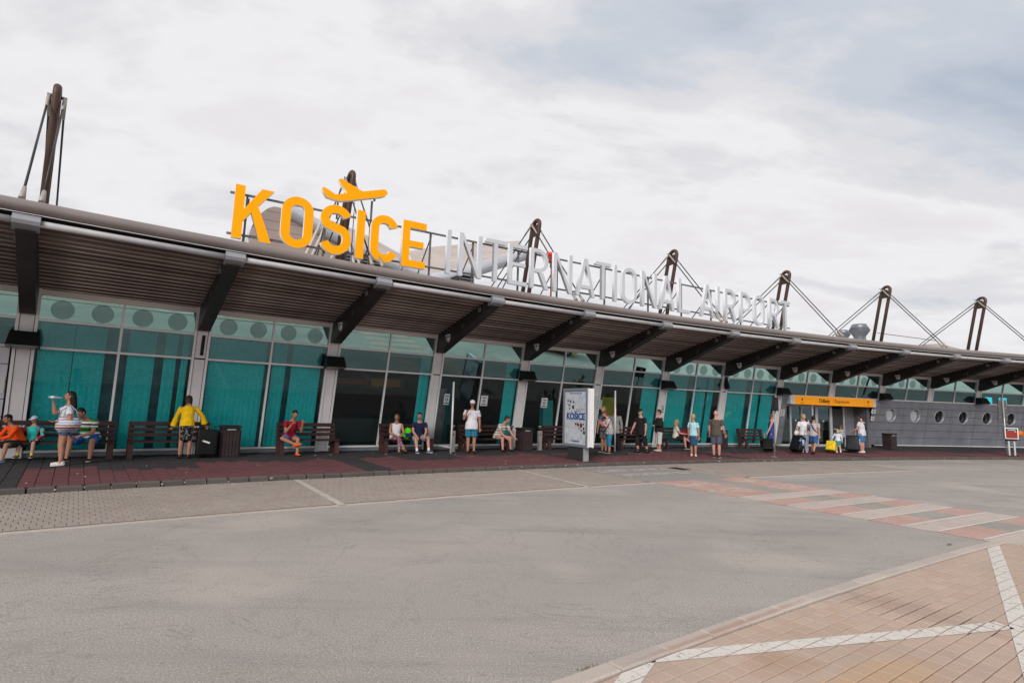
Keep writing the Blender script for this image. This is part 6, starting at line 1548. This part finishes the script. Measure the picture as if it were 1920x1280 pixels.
# 7 and 8 the couple
FLORAL = blotch('leggings_floral', [(0.02,0.05,0.05), (0.05,0.14,0.11), (0.50,0.05,0.16), (0.03,0.05,0.05), (0.55,0.50,0.50), (0.02,0.03,0.03)], 20)
person('seated woman in a white tank top and floral leggings with crossed legs', 2.575, 0.42, R(-8), 1.66, 'tan', 1.06, lean=6, bend=6, yaw=-34, nod=2, female=True, hair=HRED, hairstyle='shoulder', top=WHITEC, sleeve='none', hem=0.03, bottom=FLORAL, legs='tight', shoes=mat('sandal_brown', (0.16,0.08,0.04), 0.6),
       LL=(vec(-6, -2), vec(-6, -84), -4), RL=(vec(16, 4), vec(38, -56), 0, vec(36, -14)), LA=(vec(24, -64), vec(-34, -22)), RA=(vec(-24, -64), vec(40, -18)))
person('seated man in a dark navy polo with white collar and grey shorts', 2.795, 0.42, R(-12), 1.76, 'pink', 1.02, lean=10, bend=8, yaw=-22, nod=2, hair=HBR, hairstyle='crop', top=NAVYC, sleeve='short', hem=0.0, bottom=blotch('grey_check', [(0.22,0.22,0.27), (0.28,0.27,0.31), (0.20,0.20,0.25)], 16), legs='shorts', shoes=(mat('shoe_blue_dark', (0.04,0.07,0.18), 0.6), SOLEW), socks=WHITEC,
       LL=(vec(26, -2), vec(10, -76), 34), RL=(vec(-8, -4), vec(18, -74), 6), LA=(vec(6, -64), vec(-26, -36)), RA=(vec(-6, -64), vec(26, -36)))
nb = P(2.795, 0.42, fl(0.42)); om = frame(2.795, 0.42, fl(0.42), R(2))
col_ = thing('backpack', 'lime green backpack standing on the bench between the couple', 'backpack', P(2.685, 0.42, fl(0.42)+0.45), ang(2.685))
bmx = bmesh.new(); bmesh.ops.create_cube(bmx, size=1); bmesh.ops.scale(bmx, vec=(0.24, 0.16, 0.36), verts=bmx.verts); bmesh.ops.rotate(bmx, matrix=Matrix.Rotation(R(14), 3, 'Y'), verts=bmx.verts); bmesh.ops.translate(bmx, vec=(0, -0.02, 0.19), verts=bmx.verts); bmesh.ops.bevel(bmx, geom=bmx.edges[:], offset=0.05, segments=3, affect='EDGES')
mx = bpy.data.meshes.new('bag_body'); bmx.to_mesh(mx); bmx.free(); mx.materials.append(fabric('lime', (0.12,0.75,0.01))); obj('bag_body', mx, col_); MB().box(-0.09, 0.09, -0.125, -0.10, 0.06, 0.20).build('pocket', fabric('navy_bag', (0.02,0.04,0.12)), col_)
MB().tube([(-0.05, -0.02, 0.36), (0, -0.02, 0.40), (0.05, -0.02, 0.36)], 0.01, 6).build('loop', FLB, col_)
# 9 the man in a white cap
person('standing man in a white cap, white T-shirt and turquoise plaid shorts smoking', 3.275, 0.95, R(-20), 1.82, 'tan', 1.16, lean=-1, yaw=-4, nod=2, cap=WHITEC, hair=HGR, hairstyle='crop', top=WHITEC, sleeve='short', hem=0.055, belly=0.18, bottom=plaid('plaid_turquoise', (0.015,0.12,0.22), (0.05,0.42,0.55), (0.01,0.03,0.06), 13), legs='shorts', shoes=mat('sandal_dark', (0.07,0.04,0.03), 0.6),
       LL=(vec(14, -86), vec(0, -90), 22), RL=(vec(-14, -86), vec(0, -90), -14), LA=(vec(120, -80), vec(20, -84)), RA=(vec(-24, -56), vec(36, 58)))
# 10 the man in stripes
person('seated man in a pale striped T-shirt and black and white shorts bending to his knees', 3.66, 0.40, R(18), 1.78, 'pink', 1.14, lean=26, bend=10, yaw=34, nod=4, hair=HBR, hairstyle='short', top=bands('tee_pale_stripes', [(0.66,0.64,0.58), (0.66,0.64,0.58), (0.20,0.21,0.19)], 10.5), sleeve='short', hem=0.03, bottom=blotch('shorts_black_white', [(0.015,0.015,0.02), (0.66,0.66,0.70), (0.02,0.02,0.025), (0.6,0.6,0.64), (0.015,0.015,0.02)], 11), legs='hot', shoes=SHB,
       LL=(vec(18, -3), vec(4, -86), 14), RL=(vec(-16, -3), vec(-4, -86), -14), LA=(vec(14, -58), vec(-4, -42)), RA=(vec(-20, -62), vec(20, -36)))
# 11, 12, 13 by the poster stand
person('man in a camouflage headband and dark printed T-shirt behind the poster stand', 4.755, 1.65, R(-85), 1.78, 'tan', 1.05, lean=2, yaw=-10, nod=4, hair=HGR, hairstyle='crop', cap=None, top=blotch('tee_navy_print', [(0.02,0.02,0.05), (0.03,0.03,0.07), (0.22,0.22,0.28), (0.02,0.02,0.05)], 13), sleeve='short', hem=0.03, bottom=fabric('khaki_dark', (0.12,0.11,0.095)), legs='shorts', shoes=(SHB, SOLEW))
person('woman in a black and white floral blouse and blue capri trousers using a phone', 4.735, 2.05, R(-112), 1.62, 'pink', 1.14, lean=4, bend=14, yaw=0, nod=16, female=True, hair=HRED, hairstyle='bob', top=blotch('blouse_floral', [(0.70,0.68,0.67), (0.03,0.03,0.03), (0.66,0.62,0.60), (0.10,0.06,0.05), (0.72,0.70,0.69), (0.68,0.66,0.65)], 21), sleeve='short', hem=0.05, bottom=fabric('capri_blue', (0.03,0.20,0.34)), legs='capri', shoes=(SHB, SOLEW),
       LL=(vec(-8, -84), vec(160, -88), 4), RL=(vec(-10, -88), vec(180, -86), -4), LA=(vec(10, -62), vec(-14, 48)), RA=(vec(-10, -62), vec(14, 48)))
person('person in a long light grey jacket walking away into the dark entrance', 5.10, 0.75, R(160), 1.74, 'tan', 1.06, lean=3, nod=6, hair=HGR, hairstyle='short', top=fabric('jacket_grey', (0.30,0.29,0.275)), sleeve='long', hem=0.11, bottom=BLACKC, legs='long', shoes=SHB, LL=(vec(0, -82), vec(180, -86), 4), RL=(vec(180, -84), vec(180, -72), -4), LA=(vec(70, -70), vec(40, -66)), RA=(vec(-70, -74), vec(-20, -76)))
# 14 black T-shirt
m14 = person('walking man in a black cap, black T-shirt and black shorts', 5.172, 2.05, R(-95), 1.74, 'pink', 1.28, lean=3, yaw=10, nod=4, cap=BLACKC, hair=HBL, hairstyle='short', top=BLACKC, sleeve='short', hem=0.09, belly=0.15, bottom=fabric('black_short', (0.016,0.014,0.014)), legs='capri', shoes=SHB, socks=DARKC, LL=(vec(180, -78), vec(180, -70), 4), RL=(vec(0, -74), vec(180, -86), -4), LA=(vec(150, -78), vec(20, -80)), RA=(vec(-30, -68), vec(-10, -64)))
# 15 black jacket
person('man in a black jacket and pale crumpled trousers standing with crossed arms', 5.535, 1.62, R(-112), 1.72, 'pink', 1.24, lean=-2, yaw=-8, nod=4, hair=HB_, hairstyle='short', top=fabric('black_jacket', (0.016,0.016,0.016)), sleeve='long', hem=0.03, belly=0.2, bottom=blotch('trouser_pale', [(0.46,0.44,0.43), (0.52,0.50,0.49), (0.38,0.37,0.37)], 8), legs='capri', shoes=mat('shoe_grey', (0.46,0.45,0.45), 0.6), LA=(vec(50, -66), vec(-60, -6)), RA=(vec(-50, -66), vec(60, -2)))
# 16 seated blonde
person('seated blonde woman in a white blouse and black skirt with legs crossed', 6.095, 0.40, R(52), 1.66, 'pink', 1.04, lean=4, yaw=14, nod=2, female=True, hair=HBL, hairstyle='shoulder', top=fabric('cream', (0.62,0.57,0.52)), sleeve='short', bottom=BLACKC, legs='shorts', shoes=(SHB, SOLEW), LL=(vec(10, 4), vec(10, -34), 0, vec(20, 6)), RL=(vec(-12, -4), vec(-6, -84), 0), LA=(vec(24, -62), vec(-4, -6)), RA=(vec(-14, -60), vec(12, -6)))
softbag('rucksack', 'dark red rucksack on the bench beside the blonde woman', 'backpack', P(6.235, 0.36, fl(0.36)+0.45), 0.36, 0.24, 0.40, fabric('dark_red', (0.16,0.012,0.02)), [(-0.08, -0.02, 0.38), (0, -0.02, 0.45), (0.08, -0.02, 0.38)], FLB, rot=ang(6.235))
# 17 and 18
person('woman with short blonde hair in a light blue T-shirt and denim skirt at the kerb', 5.518, 3.58, R(104), 1.60, 'tan', 0.98, lean=0, yaw=6, female=True, hair=HBL, hairstyle='short', top=fabric('light_blue', (0.36,0.60,0.66)), sleeve='short', hem=0.01, skirt=(fabric('denim_skirt', (0.025,0.075,0.16)), 0.235, -0.10), shoes=mat('sandal_cream', (0.60,0.54,0.48), 0.6), LA=(vec(80, -80), vec(20, -84)), RA=(vec(-80, -80), vec(10, -84)), LL=(vec(10, -89), vec(0, -90), 20), RL=(vec(-10, -89), vec(0, -90), 40))
person('bald man in a dark brown T-shirt and grey blue shorts at the kerb', 5.692, 4.12, R(112), 1.78, 'pink', 1.12, lean=0, yaw=8, nod=0, top=fabric('taupe', (0.085,0.068,0.058)), sleeve='short', hem=0.03, belly=0.1, bottom=fabric('slate', (0.07,0.085,0.13)), legs='shorts', shoes=(SHB, SOLEW), LA=(vec(60, -80), vec(10, -74)), RA=(vec(-60, -80), vec(0, -52)), LL=(vec(14, -87), vec(0, -90), 16), RL=(vec(-14, -87), vec(0, -90), 0))
# 19
person('woman in a long sleeveless blue dress pulling a black trolley case', 7.158, 2.25, R(52), 1.70, 'pink', 0.98, lean=2, female=True, hair=HRED, hairstyle='bob', top=fabric('dress_blue', (0.025,0.06,0.24)), sleeve='none', skirt=(fabric('dress_blue', (0.025,0.06,0.24)), 0.25, 0.04), shoes=mat('sandal_tan', (0.30,0.16,0.09), 0.6), LL=(vec(0, -80), vec(180, -86), 0), RL=(vec(180, -80), vec(180, -66), 0), LA=(vec(120, -80), vec(20, -80)), RA=(vec(-150, -62), vec(-150, -58)))
# 20 - 24 at the departures entrance
person('woman with pinned blonde hair in a white T-shirt and pale trousers, from behind', 7.60, 2.65, R(140), 1.74, 'pink', 1.08, lean=0, yaw=20, female=True, hair=HBL, hairstyle='bob', top=WHITEC, sleeve='short', hem=0.04, bottom=fabric('pale_lilac', (0.50,0.52,0.62)), legs='long', shoes=SHW, LA=(vec(80, -76), vec(10, -74)), RA=(vec(-70, -70), vec(-20, -60)))
p21 = person('man in a plaid shirt and denim shorts with a black shoulder strap, walking', 7.515, 3.38, R(108), 1.70, 'tan', 1.04, lean=6, yaw=10, nod=0, hair=HB_, hairstyle='short', top=plaid('plaid_red_teal', (0.52,0.50,0.52), (0.10,0.32,0.36), (0.42,0.10,0.16), 14), sleeve='short', hem=0.03, bottom=DENIM, legs='shorts', shoes=SHB, LL=(vec(0, -78), vec(180, -84), 0), RL=(vec(180, -74), vec(180, -58), 0), LA=(vec(30, -50), vec(20, -10)), RA=(vec(-160, -64), vec(-150, -64)))
def sling(pr, label):
    u = pr['u']; M_ = pr['M']; rt = thing('shoulder_strap', label, 'bag strap', pr['root'].location, pr['root'].rotation_euler.z)
    a = pr['shc'] + Vector((0.10*u, 0, 0.03*u)); c = pr['pel'] + Vector((-0.19*u, 0.0, 0.06*u)); k = 0.165*u
    up_ = (pr['shc']-pr['pel']).normalized(); mid = (a+c)/2; bk = Vector((0, 1, 0)); 
    MB().tube([a, a*0.75+c*0.25 + bk*k*0.85, mid + bk*k, a*0.25+c*0.75 + bk*k*0.9, c, a*0.25+c*0.75 - bk*k*0.95, mid - bk*k*1.05, a*0.75+c*0.25 - bk*k*0.9], 0.02*u, 6, closed=True).build('strap', FLB, rt)
    return rt
sling(p21, 'black bag strap across the back of the man in the plaid shirt')
person('small child in a white top and green skirt pulling a yellow trolley case', 8.155, 2.8, R(140), 1.12, 'fair', 0.98, lean=2, female=True, hair=HBL, hairstyle='shoulder', top=fabric('pale_blue_white', (0.60,0.66,0.76)), sleeve='long', hem=0.0, skirt=(fabric('green_skirt', (0.015,0.24,0.20)), 0.17, 0.15), shoes=SHW, socks=WHITEC, LL=(vec(0, -80), vec(180, -84), 0), RL=(vec(180, -80), vec(180, -64), 0), LA=(vec(70, -62), vec(40, -62)), RA=(vec(-70, -70), vec(-10, -70)))
person('child in a striped top with a backpack in front of the glass doors', 8.66, 1.6, R(176), 1.28, 'pink', 1.0, lean=4, female=True, hair=HRED, hairstyle='ponytail', top=bands('kid_stripes', [(0.08,0.30,0.28), (0.42,0.16,0.20), (0.52,0.52,0.52)], 9), sleeve='short', bottom=DARKC, legs='long', shoes=SHW, LL=(vec(0, -80), vec(180, -84), 0))
p24 = person('man in a white checked shirt with a black shoulder strap by the doors', 8.585, 2.85, R(-165), 1.82, 'pink', 1.06, lean=1, yaw=-34, nod=10, hair=HBR, hairstyle='crop', top=plaid('plaid_white', (0.66,0.64,0.66), (0.44,0.36,0.40), (0.50,0.50,0.54), 17), sleeve='short', hem=0.05, bottom=fabric('denim_light', (0.05,0.17,0.38)), legs='shorts', shoes=SHW, LA=(vec(40, -70), vec(-10, -30)), RA=(vec(-80, -78), vec(-10, -80)))
sling(p24, 'black bag strap across the man in the white checked shirt')
softbag('jacket_bundle', 'pale blue jacket draped over the trolley case of the man in plaid', 'jacket', P(7.36, 3.22, fl(3.2)+0.30), 0.26, 0.2, 0.40, blotch('jacket_blue_pale', [(0.20,0.33,0.50), (0.30,0.42,0.58), (0.16,0.26,0.42)], 9), rot=ang(7.3))
softbag('jacket_bundle', 'pale blue jacket hanging on the case of the man by the doors', 'jacket', P(8.455, 2.98, fl(3.0)+0.28), 0.22, 0.2, 0.48, blotch('jacket_blue_mid', [(0.14,0.27,0.46), (0.30,0.42,0.58), (0.10,0.20,0.38)], 9), rot=ang(8.4))
softbag('handbag', 'cream handbag carried by the woman with pinned blonde hair', 'handbag', P(7.525, 2.5, fl(2.5)+0.74), 0.28, 0.14, 0.26, fabric('cream_bag', (0.62,0.60,0.55)), [(-0.08, 0, 0.24), (0, 0, 0.46), (0.08, 0, 0.24)], rot=ang(7.5))
# ================================================================ PARKED CARS (seen mirrored in the upper panes)
def car(name, label, loc, rot, paint):
    r = thing(name, label, 'car', loc, rot)
    pm = mat('car_paint_'+name+str(len(MATS)), paint, 0.25, 0.1, coat=0.6)
    prof = [(-2.05,0.32), (-2.10,0.62), (-1.98,0.92), (-1.25,1.02), (-0.45,1.45), (0.95,1.50), (1.75,1.06), (2.02,0.98), (2.08,0.55), (2.0,0.30)]
    def sec(x, y): return abs(y)
    b = MB(); n = len(prof); vs = []
    for yy, k in ((-0.84, 0), (-0.80, 1), (0.80, 1), (0.84, 0)):
        for (x, z) in prof:
            inset = 0.0 if z < 1.0 else 0.20*(z-1.0)/0.5
            vs.append((x, (abs(yy)-inset)*(1 if yy > 0 else -1)*(1.0 if k else 1.0), z))
    b.add(vs[:n] + vs[3*n:], [tuple(range(n))[::-1], tuple(range(n, 2*n))] + [(i, (i+1) % n, n+(i+1) % n, n+i) for i in range(n)])
    me = b.mesh('body', pm); obj('body', me, r)
    gls = mat('car_glass', (0.02,0.025,0.03), 0.08, spec=0.8)
    for sg in (-1, 1):
        yo = sg*0.845
        MB().hexa([(-1.0,yo-sg*0.02,1.04), (1.5,yo-sg*0.02,1.06), (1.5,yo-sg*0.035,1.06), (-1.0,yo-sg*0.035,1.04), (-0.42,yo-sg*0.165,1.40), (0.92,yo-sg*0.18,1.44), (0.92,yo-sg*0.2,1.44), (-0.42,yo-sg*0.185,1.40)]).build('side_window', gls, r)
        for x in (-1.32, 1.32):
            w = MB().lathe([(0.20,-0.09), (0.31,-0.09), (0.325,-0.05), (0.325,0.09), (0.0,0.09)], seg=22, M=Matrix.Translation((x, sg*0.77, 0.325)) @ Matrix.Rotation(PI/2*sg, 4, 'X')).build('wheel', mat('tyre', (0.02,0.02,0.02), 0.8), r)
            rim = MB()
            for i in range(6):
                a = 2*PI*i/6; rim.box(0.03, 0.205, -0.022, 0.022, -0.10, -0.07, Matrix.Translation((x, sg*0.77, 0.325)) @ Matrix.Rotation(PI/2*sg, 4, 'X') @ Matrix.Rotation(a, 4, 'Z'))
            rim.build('rim', mat('rim_alloy', (0.55,0.55,0.57), 0.3, 0.7), w)
        MB().ball((-2.02, sg*0.58, 0.72), 0.06, 0.17, 0.09).build('headlight', mat('headlight', (0.7,0.72,0.75), 0.15), r)
        MB().box(2.0, 2.09, sg*0.62-0.13, sg*0.62+0.13, 0.72, 0.92).build('tail_light', mat('tail_red', (0.4,0.01,0.01), 0.3), r)
    MB().hexa([(-1.20,-0.74,1.03), (-1.20,0.74,1.03), (-1.16,0.74,1.03), (-1.16,-0.74,1.03), (-0.47,-0.64,1.44), (-0.47,0.64,1.44), (-0.43,0.64,1.44), (-0.43,-0.64,1.44)]).build('windscreen', gls, r)
    MB().box(-2.12, -2.05, -0.26, 0.26, 0.42, 0.53).build('number_plate', mat('plate_white', (0.7,0.7,0.7), 0.4), r)
    return r
car('parked_car', 'yellow car parked on the forecourt, seen mirrored in the upper panes', (17.6, 14.0, 0), R(52), (0.80,0.48,0.01))
car('parked_car', 'dark blue car parked on the forecourt, seen mirrored in the upper panes', (14.6, 9.6, 0), R(40), (0.03,0.05,0.09))
